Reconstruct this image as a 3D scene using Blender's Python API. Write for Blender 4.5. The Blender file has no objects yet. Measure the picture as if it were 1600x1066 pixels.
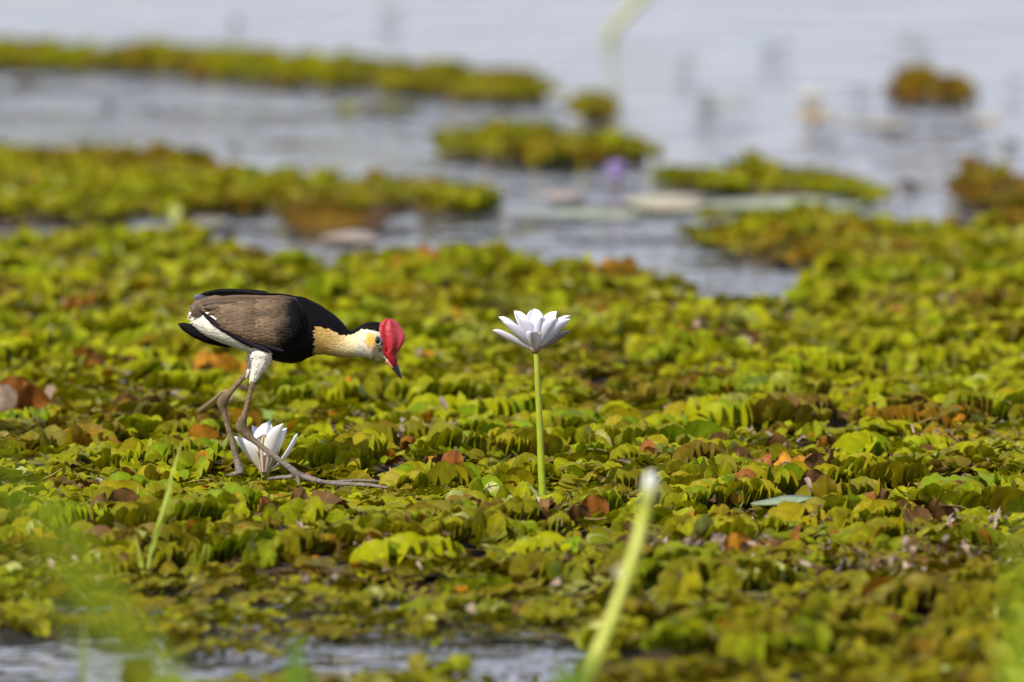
import bpy, math, random
import numpy as np
from mathutils import Matrix, Vector

random.seed(5)
rng = np.random.default_rng(11)
S = bpy.context.scene
COL = S.collection

# ------------------------------------------------------------------ camera, sky, sun, exposure
CAM_H, PITCH, FPX = 0.95, 0.082, 16000.0          # eye height (m), downward pitch, focal length in photo pixels
SUN_AZ, SUN_EL = math.radians(-142), math.radians(43)
cd = bpy.data.cameras.new('camera')
cam = bpy.data.objects.new('camera', cd)
COL.objects.link(cam)
cam.location = (0, 0, CAM_H)
cam.rotation_euler = (math.pi / 2 - PITCH, 0, 0)
cd.sensor_width = 36.0
cd.lens = 360.0
cd.clip_start = 0.5
cd.clip_end = 5000
cd.dof.use_dof = True
cd.dof.focus_distance = 9.64
cd.dof.aperture_fstop = 7.0
S.camera = cam

w = bpy.data.worlds.new("World")
S.world = w
w.use_nodes = True
nt = w.node_tree
sk = nt.nodes.new('ShaderNodeTexSky')
sk.sky_type = 'NISHITA'
sk.sun_disc = False
sk.sun_elevation = SUN_EL
sk.sun_rotation = SUN_AZ
sk.air_density = 1.0
sk.dust_density = 1.0
sk.ozone_density = 6.0
tcw = nt.nodes.new('ShaderNodeTexCoord')
mpw = nt.nodes.new('ShaderNodeMapping'); mpw.inputs['Scale'].default_value = (1, 1, 3.5)
nt.links.new(tcw.outputs['Generated'], mpw.inputs['Vector'])
cl = nt.nodes.new('ShaderNodeTexNoise'); cl.inputs['Scale'].default_value = 3.0; cl.inputs['Detail'].default_value = 6
nt.links.new(mpw.outputs[0], cl.inputs['Vector'])
clr = nt.nodes.new('ShaderNodeMapRange')
clr.inputs[1].default_value = 0.32; clr.inputs[2].default_value = 0.68; clr.inputs[3].default_value = 0.45; clr.inputs[4].default_value = 0.97
nt.links.new(cl.outputs['Fac'], clr.inputs[0])
cm = nt.nodes.new('ShaderNodeMix'); cm.data_type = 'RGBA'
hi_ = nt.nodes.new('ShaderNodeMapRange'); hi_.inputs[1].default_value = 0.35; hi_.inputs[2].default_value = 0.75; hi_.inputs[3].default_value = 1.0; hi_.inputs[4].default_value = 0.12
sx0 = nt.nodes.new('ShaderNodeSeparateXYZ'); nt.links.new(tcw.outputs['Generated'], sx0.inputs[0]); nt.links.new(sx0.outputs['Z'], hi_.inputs[0])
cmul = nt.nodes.new('ShaderNodeMath'); cmul.operation = 'MULTIPLY'
nt.links.new(clr.outputs[0], cmul.inputs[0]); nt.links.new(hi_.outputs[0], cmul.inputs[1])     # cloud layer added out of view, thinned overhead to weaken the fill light
nt.links.new(cmul.outputs[0], cm.inputs[0]); nt.links.new(sk.outputs[0], cm.inputs[6]); sxy = nt.nodes.new('ShaderNodeSeparateXYZ'); nt.links.new(tcw.outputs['Generated'], sxy.inputs[0])
el_ = nt.nodes.new('ShaderNodeMapRange'); el_.inputs[1].default_value = 0.04; el_.inputs[2].default_value = 0.28
nt.links.new(sxy.outputs['Z'], el_.inputs[0])
cc_ = nt.nodes.new('ShaderNodeMix'); cc_.data_type = 'RGBA'
cc_.inputs[6].default_value = (6.2, 6.2, 7.1, 1); cc_.inputs[7].default_value = (9.2, 9.15, 10.3, 1)   # hazy horizon under added thin cloud, brightened to whiten the water
nt.links.new(el_.outputs[0], cc_.inputs[0]); nt.links.new(cc_.outputs[2], cm.inputs[7])
nt.links.new(cm.outputs[2], nt.nodes['Background'].inputs[0])
nt.nodes['Background'].inputs[1].default_value = 0.115
ld = bpy.data.lights.new('sun', 'SUN')
ld.energy = 5.0
ld.angle = math.radians(0.53)
ld.color = (1.0, 0.92, 0.76)
lo = bpy.data.objects.new('sun', ld)
COL.objects.link(lo)
sd = Vector((math.sin(SUN_AZ) * math.cos(SUN_EL), math.cos(SUN_AZ) * math.cos(SUN_EL), math.sin(SUN_EL)))
lo.rotation_euler = sd.to_track_quat('Z', 'Y').to_euler()
lo.location = sd * 20
S.view_settings.view_transform = 'Standard'
S.view_settings.look = 'None'
S.view_settings.exposure = 0.32
S.view_settings.gamma = 1
S.view_settings.use_curve_mapping = False
S.render.engine = 'CYCLES'
S.cycles.use_denoising = True
S.cycles.max_bounces = 6
S.cycles.caustics_reflective = False
S.cycles.caustics_refractive = False

# ------------------------------------------------------------------ projection helpers (photo pixels <-> places)
CP, SP = math.cos(PITCH), math.sin(PITCH)


def ray(px, py):
    a, b = (px - 800) / FPX, (533 - py) / FPX
    return (a, CP + b * SP, -SP + b * CP)


def at(px, py, y):
    r = ray(px, py)
    k = y / r[1]
    return np.array([r[0] * k, y, CAM_H + r[2] * k])


def on(px, py, z=0.0):
    r = ray(px, py)
    k = (z - CAM_H) / r[2]
    return np.array([r[0] * k, r[1] * k, z])


def proj(x, y, z):
    d = y * CP - (z - CAM_H) * SP
    u = y * SP + (z - CAM_H) * CP
    return 800 + FPX * x / d, 533 - FPX * u / d


_lat = np.random.default_rng(77).random((64, 256, 256))


def vn(x, y, scale, seed=0):
    x = np.asarray(x, float) / scale + 31.7 * seed
    y = np.asarray(y, float) / scale + 17.3 * seed
    i, j = np.floor(x).astype(int), np.floor(y).astype(int)
    fx, fy = x - i, y - j
    fx, fy = fx * fx * (3 - 2 * fx), fy * fy * (3 - 2 * fy)
    L = _lat[seed % 64]
    g = lambda a, b: L[a & 255, b & 255]
    return (g(i, j) * (1 - fx) + g(i + 1, j) * fx) * (1 - fy) + (g(i, j + 1) * (1 - fx) + g(i + 1, j + 1) * fx) * fy


def sstep(a, b, x):
    t = np.clip((np.asarray(x, float) - a) / (b - a), 0, 1)
    return t * t * (3 - 2 * t)


# ------------------------------------------------------------------ object helpers
def tag(o, label=None, cat=None, group=None, kind=None):
    if label: o['label'] = label
    if cat: o['category'] = cat
    if group: o['group'] = group
    if kind: o['kind'] = kind
    return o


def thing(name, loc, label, cat, group=None, kind=None):
    o = bpy.data.objects.new(name, None)
    o.empty_display_size = 0.02
    COL.objects.link(o)
    o.location = [float(c) for c in loc]
    return tag(o, label, cat, group, kind)


def abs_loc(o):
    v = Vector((0, 0, 0))
    while o is not None:
        v += o.location
        o = o.parent
    return v


def make_mesh(name, verts, quads, mat, cols=None, tris=None, smooth=True):
    """verts (n,3), quads (m,4), tris (k,3) -> a mesh; cols (n,3) becomes the colour attribute Col"""
    me = bpy.data.meshes.new(name)
    verts = np.asarray(verts, np.float32)
    q = np.asarray(quads, np.int32).reshape(-1, 4)
    t = np.asarray(tris if tris is not None else [], np.int32).reshape(-1, 3)
    me.vertices.add(len(verts))
    me.vertices.foreach_set('co', verts.ravel())
    nl = q.size + t.size
    me.loops.add(nl)
    me.loops.foreach_set('vertex_index', np.concatenate([q.ravel(), t.ravel()]))
    npoly = len(q) + len(t)
    me.polygons.add(npoly)
    ls = np.concatenate([np.arange(len(q)) * 4, q.size + np.arange(len(t)) * 3]).astype(np.int32)
    me.polygons.foreach_set('loop_start', ls)
    me.polygons.foreach_set('use_smooth', np.full(npoly, smooth, bool))
    if cols is not None:
        a = me.color_attributes.new('Col', 'FLOAT_COLOR', 'POINT')
        c = np.ones((len(verts), 4), np.float32)
        c[:, :3] = cols
        a.data.foreach_set('color', c.ravel())
    me.materials.append(mat)
    me.update(calc_edges=True)
    me.validate()
    return me


def link(name, me, parent=None, loc=(0, 0, 0)):
    o = bpy.data.objects.new(name, me)
    COL.objects.link(o)
    o.location = [float(c) for c in loc]
    if parent is not None:
        o.parent = parent
    return o


def obj(name, verts, quads, mat, parent=None, cols=None, tris=None, smooth=True, loc=None):
    """verts given in world space; the object's origin sits at its parent's base (or at loc)"""
    verts = np.asarray(verts, float)
    if parent is not None:
        base = np.array(abs_loc(parent))
        return link(name, make_mesh(name, verts - base, quads, mat, cols, tris, smooth), parent)
    base = np.array(loc if loc is not None else verts.mean(0))
    return link(name, make_mesh(name, verts - base, quads, mat, cols, tris, smooth), None, base)


def grid_quads(nr, nc, wrap=False, off=0):
    i = np.arange(nr - 1)[:, None]
    j = np.arange(nc if wrap else nc - 1)[None, :]
    a = i * nc + j
    b = i * nc + (j + 1) % nc
    return (np.stack([a, b, b + nc, a + nc], -1).reshape(-1, 4) + off)


class MB:
    """collects grids into one mesh"""
    def __init__(self):
        self.v, self.q, self.t, self.c, self.n = [], [], [], [], 0

    def add(self, v, q, c=None, t=None):
        v = np.asarray(v, float)
        self.v.append(v)
        if len(q): self.q.append(np.asarray(q) + self.n)
        if t is not None: self.t.append(np.asarray(t) + self.n)
        if c is not None: self.c.append(np.broadcast_to(np.asarray(c, float), v.shape))
        self.n += len(v)

    def get(self):
        return (np.concatenate(self.v), np.concatenate(self.q) if self.q else [],
                np.concatenate(self.c) if self.c else None, np.concatenate(self.t) if self.t else None)

    def build(self, name, mat, parent=None, smooth=True, loc=None):
        v, q, c, t = self.get()
        return obj(name, v, q, mat, parent, c, t, smooth, loc)


def catmull(pts, n):
    pts = np.asarray(pts, float)
    P = np.vstack([2 * pts[0] - pts[1], pts, 2 * pts[-1] - pts[-2]])
    m = len(pts) - 1
    out = []
    for t in np.linspace(0, m, n):
        i = min(int(t), m - 1)
        f = t - i
        a, b, c, d = P[i], P[i + 1], P[i + 2], P[i + 3]
        out.append(0.5 * (2 * b + (c - a) * f + (2 * a - 5 * b + 4 * c - d) * f * f + (3 * b - a - 3 * c + d) * f ** 3))
    return np.array(out)


def tube(path, radii, ns=10, closed_ends=True, squash=None):
    """a tapered tube through path (k,3); returns verts, quads"""
    path = np.asarray(path, float)
    radii = np.broadcast_to(np.asarray(radii, float), (len(path),))
    T = np.gradient(path, axis=0)
    T /= np.linalg.norm(T, axis=1)[:, None] + 1e-12
    ref = np.array([0, 1.0, 0]) if abs(T[:, 1]).mean() < 0.8 else np.array([1.0, 0, 0])
    A = np.cross(T, ref)
    A /= np.linalg.norm(A, axis=1)[:, None] + 1e-12
    B = np.cross(T, A)
    th = np.linspace(0, 2 * math.pi, ns, endpoint=False)
    ring = A[:, None, :] * np.cos(th)[None, :, None] + B[:, None, :] * np.sin(th)[None, :, None]
    v = path[:, None, :] + ring * radii[:, None, None]
    if closed_ends:
        v = np.concatenate([np.repeat(path[:1][:, None], ns, 1), v, np.repeat(path[-1:][:, None], ns, 1)])
    return v.reshape(-1, 3), grid_quads(len(v), ns, True)[:, ::-1]


# ------------------------------------------------------------------ materials
def new_mat(name):
    m = bpy.data.materials.new(name)
    m.use_nodes = True
    n = m.node_tree.nodes
    return m, m.node_tree, n, n['Principled BSDF'], n['Material Output']


def leafy(name, rough=0.45, trans=0.3, bump=0.0004, spots=0.35, spot_col=(0.10, 0.045, 0.012), scale=1.0, spec=0.3, tint=(1.0, 1.0, 0.6), grain=0.25):
    """colour from the Col attribute, broken up by mottling and brown flecks, with light passing through"""
    m, t, n, p, out = new_mat(name)
    L = t.links
    at_ = n.new('ShaderNodeAttribute'); at_.attribute_name = 'Col'
    tc = n.new('ShaderNodeTexCoord')
    no = n.new('ShaderNodeTexNoise'); no.inputs['Scale'].default_value = 160 * scale; no.inputs['Detail'].default_value = 5
    L.new(tc.outputs['Object'], no.inputs['Vector'])
    mr = n.new('ShaderNodeMapRange'); mr.inputs[1].default_value = 0.3; mr.inputs[2].default_value = 0.7
    mr.inputs[3].default_value = 1 - grain; mr.inputs[4].default_value = 1 + grain
    L.new(no.outputs['Fac'], mr.inputs[0])
    mul = n.new('ShaderNodeMix'); mul.data_type = 'RGBA'; mul.blend_type = 'MULTIPLY'; mul.inputs[0].default_value = 1
    L.new(at_.outputs['Color'], mul.inputs[6]); L.new(mr.outputs[0], mul.inputs[7])
    n2 = n.new('ShaderNodeTexNoise'); n2.inputs['Scale'].default_value = 420 * scale; n2.inputs['Detail'].default_value = 3
    L.new(tc.outputs['Object'], n2.inputs['Vector'])
    r2 = n.new('ShaderNodeMapRange'); r2.inputs[1].default_value = 0.60; r2.inputs[2].default_value = 0.72
    r2.inputs[3].default_value = 0; r2.inputs[4].default_value = spots
    L.new(n2.outputs['Fac'], r2.inputs[0])
    sp = n.new('ShaderNodeMix'); sp.data_type = 'RGBA'
    L.new(r2.outputs[0], sp.inputs[0]); L.new(mul.outputs[2], sp.inputs[6]); sp.inputs[7].default_value = (*spot_col, 1)
    p.inputs['Roughness'].default_value = rough
    p.inputs['Specular IOR Level'].default_value = spec
    L.new(sp.outputs[2], p.inputs['Base Color'])
    if bump:
        n3 = n.new('ShaderNodeTexNoise'); n3.inputs['Scale'].default_value = 900 * scale; n3.inputs['Detail'].default_value = 2
        L.new(tc.outputs['Object'], n3.inputs['Vector'])
        b = n.new('ShaderNodeBump'); b.inputs['Strength'].default_value = 0.6; b.inputs['Distance'].default_value = bump
        L.new(n3.outputs['Fac'], b.inputs['Height']); L.new(b.outputs[0], p.inputs['Normal'])
    if trans > 0:
        tr = n.new('ShaderNodeBsdfTranslucent')
        tm = n.new('ShaderNodeMix'); tm.data_type = 'RGBA'; tm.blend_type = 'MULTIPLY'; tm.inputs[0].default_value = 1
        L.new(sp.outputs[2], tm.inputs[6]); tm.inputs[7].default_value = (*tint, 1)
        L.new(tm.outputs[2], tr.inputs['Color'])
        mx = n.new('ShaderNodeMixShader'); mx.inputs[0].default_value = trans
        L.new(p.outputs[0], mx.inputs[1]); L.new(tr.outputs[0], mx.inputs[2]); L.new(mx.outputs[0], out.inputs['Surface'])
    return m


M_LEAF = leafy('fern_leaf', 0.42, 0.32, 0.0002, 0.22, grain=.14, spec=0.06, tint=(1, .95, .4))
M_DEAD = leafy('dead_leaf', 0.7, 0.12, 0.0009, 0.5, (0.03, 0.015, 0.008), spec=0.2, tint=(1, 0.8, 0.5))
M_DRY = leafy('dry_scrap', 0.75, 0.08, 0.0008, 0.5, (0.06, 0.035, 0.03), spec=0.25)
M_PETAL = leafy('lily_petal', 0.42, 0.16, 0.0001, 0.0, scale=0.5, spec=0.3, tint=(1, 0.98, 0.95), grain=0.05)
M_STEM = leafy('lily_stem', 0.38, 0.12, 0.0002, 0.12, (0.16, 0.13, 0.02), scale=0.7, spec=0.4, grain=0.15)
M_BLADE = leafy('grass_blade', 0.45, 0.35, 0.0002, 0.1, scale=0.4, spec=0.4)
M_PAD = leafy('lily_pad', 0.4, 0.1, 0.0005, 0.5, (0.10, 0.06, 0.03), scale=0.3, spec=0.4)
M_BED = leafy('mat_bed', 0.8, 0.0, 0.003, 0.6, (0.015, 0.009, 0.006), scale=0.5, spec=0.25, grain=0.5)


def water_mat():
    m, t, n, p, out = new_mat('water')
    L = t.links
    p.inputs['Base Color'].default_value = (0.060, 0.064, 0.066, 1)
    p.inputs['Roughness'].default_value = 0.04
    p.inputs['IOR'].default_value = 1.33
    p.inputs['Specular IOR Level'].default_value = 0.5
    tc = n.new('ShaderNodeTexCoord')
    mp = n.new('ShaderNodeMapping'); mp.inputs['Scale'].default_value = (1.0, 0.55, 1)
    L.new(tc.outputs['Object'], mp.inputs['Vector'])
    a = n.new('ShaderNodeTexNoise'); a.inputs['Scale'].default_value = 14; a.inputs['Detail'].default_value = 4; a.inputs['Roughness'].default_value = 0.55
    L.new(mp.outputs[0], a.inputs['Vector'])
    b = n.new('ShaderNodeTexNoise'); b.inputs['Scale'].default_value = 1.6; b.inputs['Detail'].default_value = 2
    L.new(mp.outputs[0], b.inputs['Vector'])
    m0 = n.new('ShaderNodeMath'); m0.operation = 'MULTIPLY'
    L.new(a.outputs['Fac'], m0.inputs[0]); L.new(b.outputs['Fac'], m0.inputs[1])
    c = n.new('ShaderNodeTexNoise'); c.inputs['Scale'].default_value = 2.6; c.inputs['Detail'].default_value = 3
    L.new(mp.outputs[0], c.inputs['Vector'])
    mm = n.new('ShaderNodeMath'); mm.operation = 'MULTIPLY_ADD'; mm.inputs[1].default_value = 2.6
    L.new(c.outputs['Fac'], mm.inputs[0]); L.new(m0.outputs[0], mm.inputs[2])
    bp = n.new('ShaderNodeBump'); bp.inputs['Strength'].default_value = 1.0; bp.inputs['Distance'].default_value = 0.0085
    m2 = n.new('ShaderNodeMapping'); m2.inputs['Scale'].default_value = (1.6, 1.0, 1)
    L.new(tc.outputs['Object'], m2.inputs['Vector'])
    pn = n.new('ShaderNodeTexNoise'); pn.inputs['Scale'].default_value = 2.4; pn.inputs['Detail'].default_value = 4; pn.inputs['Roughness'].default_value = .6
    L.new(m2.outputs[0], pn.inputs['Vector'])
    pr_ = n.new('ShaderNodeMapRange'); pr_.inputs[1].default_value = .38; pr_.inputs[2].default_value = .68; pr_.inputs[3].default_value = .10; pr_.inputs[4].default_value = 1.6
    pr_.clamp = True
    L.new(pn.outputs['Fac'], pr_.inputs[0])
    hm = n.new('ShaderNodeMath'); hm.operation = 'MULTIPLY'
    L.new(mm.outputs[0], hm.inputs[0]); L.new(pr_.outputs[0], hm.inputs[1])
    L.new(hm.outputs[0], bp.inputs['Height']); L.new(bp.outputs[0], p.inputs['Normal'])
    return m


M_WATER = water_mat()

# ------------------------------------------------------------------ water: one sheet to the horizon
wv = np.array([[-2500, -500, 0], [2500, -500, 0], [2500, 4000, 0], [-2500, 4000, 0]], float)
tag(obj('water', wv, [[0, 1, 2, 3]], M_WATER, loc=(0, 0, 0)), 'pale sky-reflecting lagoon water between the fern mats', kind='structure')

# ------------------------------------------------------------------ floating fern mats: footprints
XL, XR = -420, 2020


class Mat:
    """silhouette in the photograph: 'top' = visible upper edge (tops of leaves), 'front' = waterline; mapped onto the water"""
    def __init__(self, xs, top, front, zt, holes=()):
        self.xs, self.top, self.front, self.zt, self.holes = np.array(xs, float), top, front, zt, holes

    def mask(self, x, y, seed=3):
        px, pb = proj(x, y, 0 * x)
        _, pt = proj(x, y, 0 * x + self.zt)
        wob = (vn(x, y, 0.045, seed) - .5) * 14 + (vn(x, y, 0.015, seed + 1) - .5) * 7
        ok = (px > self.xs[0] + wob) & (px < self.xs[-1] + wob)
        ok &= pt > np.interp(px, self.xs, self.top) + wob * 0.5
        ok &= pb < np.interp(px, self.xs, self.front) + wob * 0.5
        for hx, ha, hb in self.holes:
            ins = (px > hx[0]) & (px < hx[-1]) & (pb > np.interp(px, hx, ha) + wob) & (pb < np.interp(px, hx, hb) + wob)
            ok &= ~ins
        return ok


MAIN = Mat([XL, 0, 120, 200, 300, 380, 440, 520, 590, 640, 740, 850, 940, 1060, 1092, 1140, 1200, 1255, 1300, 1360, 1480, 1600, XR],
           [362, 356, 347, 346, 354, 366, 388, 398, 384, 366, 364, 385, 405, 408, 442, 456, 452, 425, 392, 375, 362, 352, 345],
           [1420] * 23, 0.042,
           holes=[([XL, 0, 150, 200, 260, 330, 430, 500, 600, 700, 800, 900, 940], [996, 1000, 1002, 1016, 1046, 1040, 1036, 1012, 1012, 1018, 1012, 1022, 1056],
                   [1100, 1098, 1104, 1080, 1070, 1084, 1078, 1066, 1072, 1058, 1080, 1072, 1058]),
                  ([1195, 1240, 1292], [800, 792, 800], [812, 822, 812]),
                  ])
ISL = {
    'far_band': Mat([XL, 0, 80, 150, 230, 330, 430, 560, 650, 740, 830, 885], [52, 60, 66, 74, 62, 72, 82, 86, 94, 104, 112, 142],
                    [104, 108, 112, 112, 118, 126, 134, 140, 150, 158, 164, 156], 0.018),
    'far_strip': Mat([535, 580, 620, 655], [170, 167, 167, 171], [175, 178, 178, 175], 0.004),
    'far_clump': Mat([893, 905, 930, 955, 970], [158, 144, 140, 148, 166], [192, 198, 200, 198, 190], 0.022),
    'centre_band': Mat([676, 700, 760, 850, 930, 1000, 1055], [214, 200, 194, 204, 206, 222, 236], [236, 246, 252, 260, 262, 256, 246], 0.018),
    'centre_right_band': Mat([1024, 1060, 1120, 1172, 1220, 1290, 1340, 1392], [256, 254, 262, 246, 258, 262, 272, 288], [290, 302, 304, 305, 308, 312, 318, 318], 0.018),
    'far_right_clump': Mat([1378, 1400, 1440, 1490, 1516], [140, 122, 112, 120, 134], [154, 160, 162, 166, 162], 0.018),
    'right_clump': Mat([1480, 1500, 1530, 1570, 1620, 1700, XR], [290, 268, 255, 262, 290, 300, 310], [318, 326, 334, 338, 344, 344, 344], 0.024),
    'left_band': Mat([XL, 0, 80, 150, 230, 320, 400, 480, 560, 600, 650, 700, 760, 800], [212, 218, 228, 224, 232, 240, 262, 270, 274, 268, 274, 280, 286, 300],
                     [346, 348, 346, 352, 344, 340, 336, 338, 338, 334, 332, 334, 336, 324], 0.02),
    'right_band': Mat([1062, 1100, 1160, 1240, 1300, 1350, 1420, 1500, 1560, XR], [352, 336, 330, 322, 330, 344, 352, 346, 342, 330],
                      [380, 392, 406, 422, 426, 424, 428, 428, 428, 428], 0.018),
}
ISL_TEXT = {
    'far_band': 'long low yellow-green fern mat farthest back, reaching the left edge of the photo',
    'far_strip': 'thin flat green strip of fern just before the end of the farthest mat',
    'far_clump': 'small rounded dark olive fern clump alone beyond the central mat',
    'centre_band': 'narrow olive fern mat with a reddish right tip behind the purple lily',
    'centre_right_band': 'bright green narrow fern mat to the right of the purple lily',
    'far_right_clump': 'small rusty orange fern clump alone on far water at the upper right',
    'right_clump': 'rusty brown fern clump at the right edge of the open water',
    'left_band': 'broad olive fern mat on the left behind the bird, across a strip of water',
    'right_band': 'mottled green and brown fern mat at right, joining the main mat',
}

# ------------------------------------------------------------------ leaf shapes
def leaf_shape(nr, nc, fold, bend, cup, wr, wave, r, notch=0.0):
    s = (1 - np.cos(np.linspace(0, math.pi, nr))) / 2
    tt = np.linspace(-1, 1, nc)
    hw = 0.5 * wr * np.power(np.clip(1 - (2 * s - 1) ** 2, 0, 1), 0.46)
    hw[0], hw[-1] = 0.10 * wr, 0.16 * wr
    Sg, Tg = np.meshgrid(s, tt, indexing='ij')
    y0 = hw[:, None] * Tg
    ca, sa = math.cos(fold), math.sin(fold)
    y = y0 * ca
    z = np.abs(y0) * sa - cup * y0 ** 2 + wave * np.sin(Sg * 7 + r * 6 + Tg * 2) * Tg ** 2
    s2 = Sg - notch * (np.abs(Tg) < 0.2) * (Sg > 0.95)
    if abs(bend) > 1e-3:
        x = np.sin(bend * s2) / bend
        zz = (1 - np.cos(bend * s2)) / bend
        x, z = x - z * np.sin(bend * s2), zz + z * np.cos(bend * s2)
    else:
        x = s2
    edge = np.maximum(np.abs(Tg), np.abs(2 * Sg - 1)) ** 3
    mid = np.exp(-(Tg / 0.18) ** 2)
    v = np.stack([x, y, z], -1).reshape(-1, 3)
    return v, edge.ravel(), mid.ravel(), grid_quads(nr, nc)


def shape_bank(nr, nc, n, seed):
    g = np.random.default_rng(seed)
    bank = []
    for k in range(n):
        kind = k % 4
        if kind == 0:   # flat, shingled, tip arching down
            a = (g.uniform(0.08, 0.42), g.uniform(-1.1, 0.1), g.uniform(0.2, 0.7))
        elif kind == 1:  # half folded
            a = (g.uniform(0.15, 0.5), g.uniform(-0.7, 0.3), g.uniform(0.3, 0.9))
        elif kind == 2:  # folded upright page
            a = (g.uniform(0.0, 0.28), g.uniform(-0.5, 0.1), g.uniform(0.25, 0.7))
        else:           # curled and crumpled
            a = (g.uniform(-0.4, 0.9), g.uniform(-2.2, 1.6), g.uniform(-0.6, 1.4))
        wave = g.uniform(0.0, 0.03) if kind < 3 else g.uniform(0.08, 0.2)
        bank.append(leaf_shape(nr, nc, *a, g.uniform(1.0, 1.28), wave, g.random(), notch=g.uniform(0, .06)))
    return bank


BANK_HI = shape_bank(8, 9, 32, 1)
BANK_MD = shape_bank(6, 7, 32, 1)
BANK_LO = shape_bank(4, 5, 32, 1)
BANK_XLO = shape_bank(4, 3, 32, 1)

PAL = {
    'lime': (0.300, 0.320, 0.004), 'green': (0.160, 0.250, 0.005), 'olive': (0.172, 0.178, 0.005), 'yellow': (0.290, 0.250, 0.005),
    'deep': (0.075, 0.140, 0.006), 'orange': (0.380, 0.170, 0.010), 'rust': (0.220, 0.080, 0.012), 'brown': (0.100, 0.052, 0.016),
    'pale': (0.360, 0.390, 0.120), 'dry': (0.310, 0.235, 0.185), 'khaki': (0.150, 0.115, 0.006), 'sage': (0.20, 0.30, 0.08),
}
PN = list(PAL)
PV = np.array([PAL[k] for k in PN])


def frames(head, side, elev, roll):
    """leaf frames: X = along the leaf, Y = across, Z = upper-face normal"""
    out = head + side * (math.pi / 2 - 0.30)
    ce, se = np.cos(elev), np.sin(elev)
    X = np.stack([np.cos(out) * ce, np.sin(out) * ce, se], -1)
    Y = np.stack([-np.sin(out), np.cos(out), 0 * out], -1)
    Z = np.cross(X, Y)
    cr, sr = np.cos(roll)[:, None], np.sin(roll)[:, None]
    Y2 = Y * cr + Z * sr
    return X, Y2, np.cross(X, Y2)


def merge_leaves(bank, vid, P, X, Y, Z, Lg, col, browned):
    V = np.stack([b[0] for b in bank]); E = np.stack([b[1] for b in bank]); Mi = np.stack([b[2] for b in bank])
    q = bank[0][3]
    t = V[vid] * Lg[:, None, None]
    vv = P[:, None, :] + t[..., 0:1] * X[:, None] + t[..., 1:2] * Y[:, None] + t[..., 2:3] * Z[:, None]
    e = (E[vid] * browned[:, None])[..., None]
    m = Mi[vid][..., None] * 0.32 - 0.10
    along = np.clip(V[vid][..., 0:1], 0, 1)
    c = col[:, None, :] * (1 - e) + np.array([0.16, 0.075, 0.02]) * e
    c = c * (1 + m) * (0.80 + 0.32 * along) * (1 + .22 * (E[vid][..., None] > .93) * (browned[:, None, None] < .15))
    n, k = len(vid), V.shape[1]
    qq = (q[None] + (np.arange(n) * k)[:, None, None]).reshape(-1, 4)
    return vv.reshape(-1, 3), qq, c.reshape(-1, 3)


def surf(x, y):
    """height of the mat the leaves grow from"""
    h = 0.007 + 0.014 * vn(x, y, 0.11, 21) ** 1.5 + 0.008 * vn(x, y, 0.04, 22)
    return h * calm(x, y)[0] + 0.004


CALM = [(on(360, 742, .03), .06, .13), (on(470, 750, .03), .07, .14), (on(575, 766, .03), .085, .17), (on(848, 782, .012), .035, .11),
        (on(425, 738, .03), .05, .13)]


def calm(x, y):
    """1 = free growth, falls to 0.35 where the bird stands and the lilies rise"""
    f = np.ones_like(x)
    for c, rx, ry in CALM:
        f = np.minimum(f, sstep(0.6, 1.5, np.hypot((x - c[0]) / rx, (y - c[1] + 0.05) / ry)))
    return 0.25 + 0.75 * f, f


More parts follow.
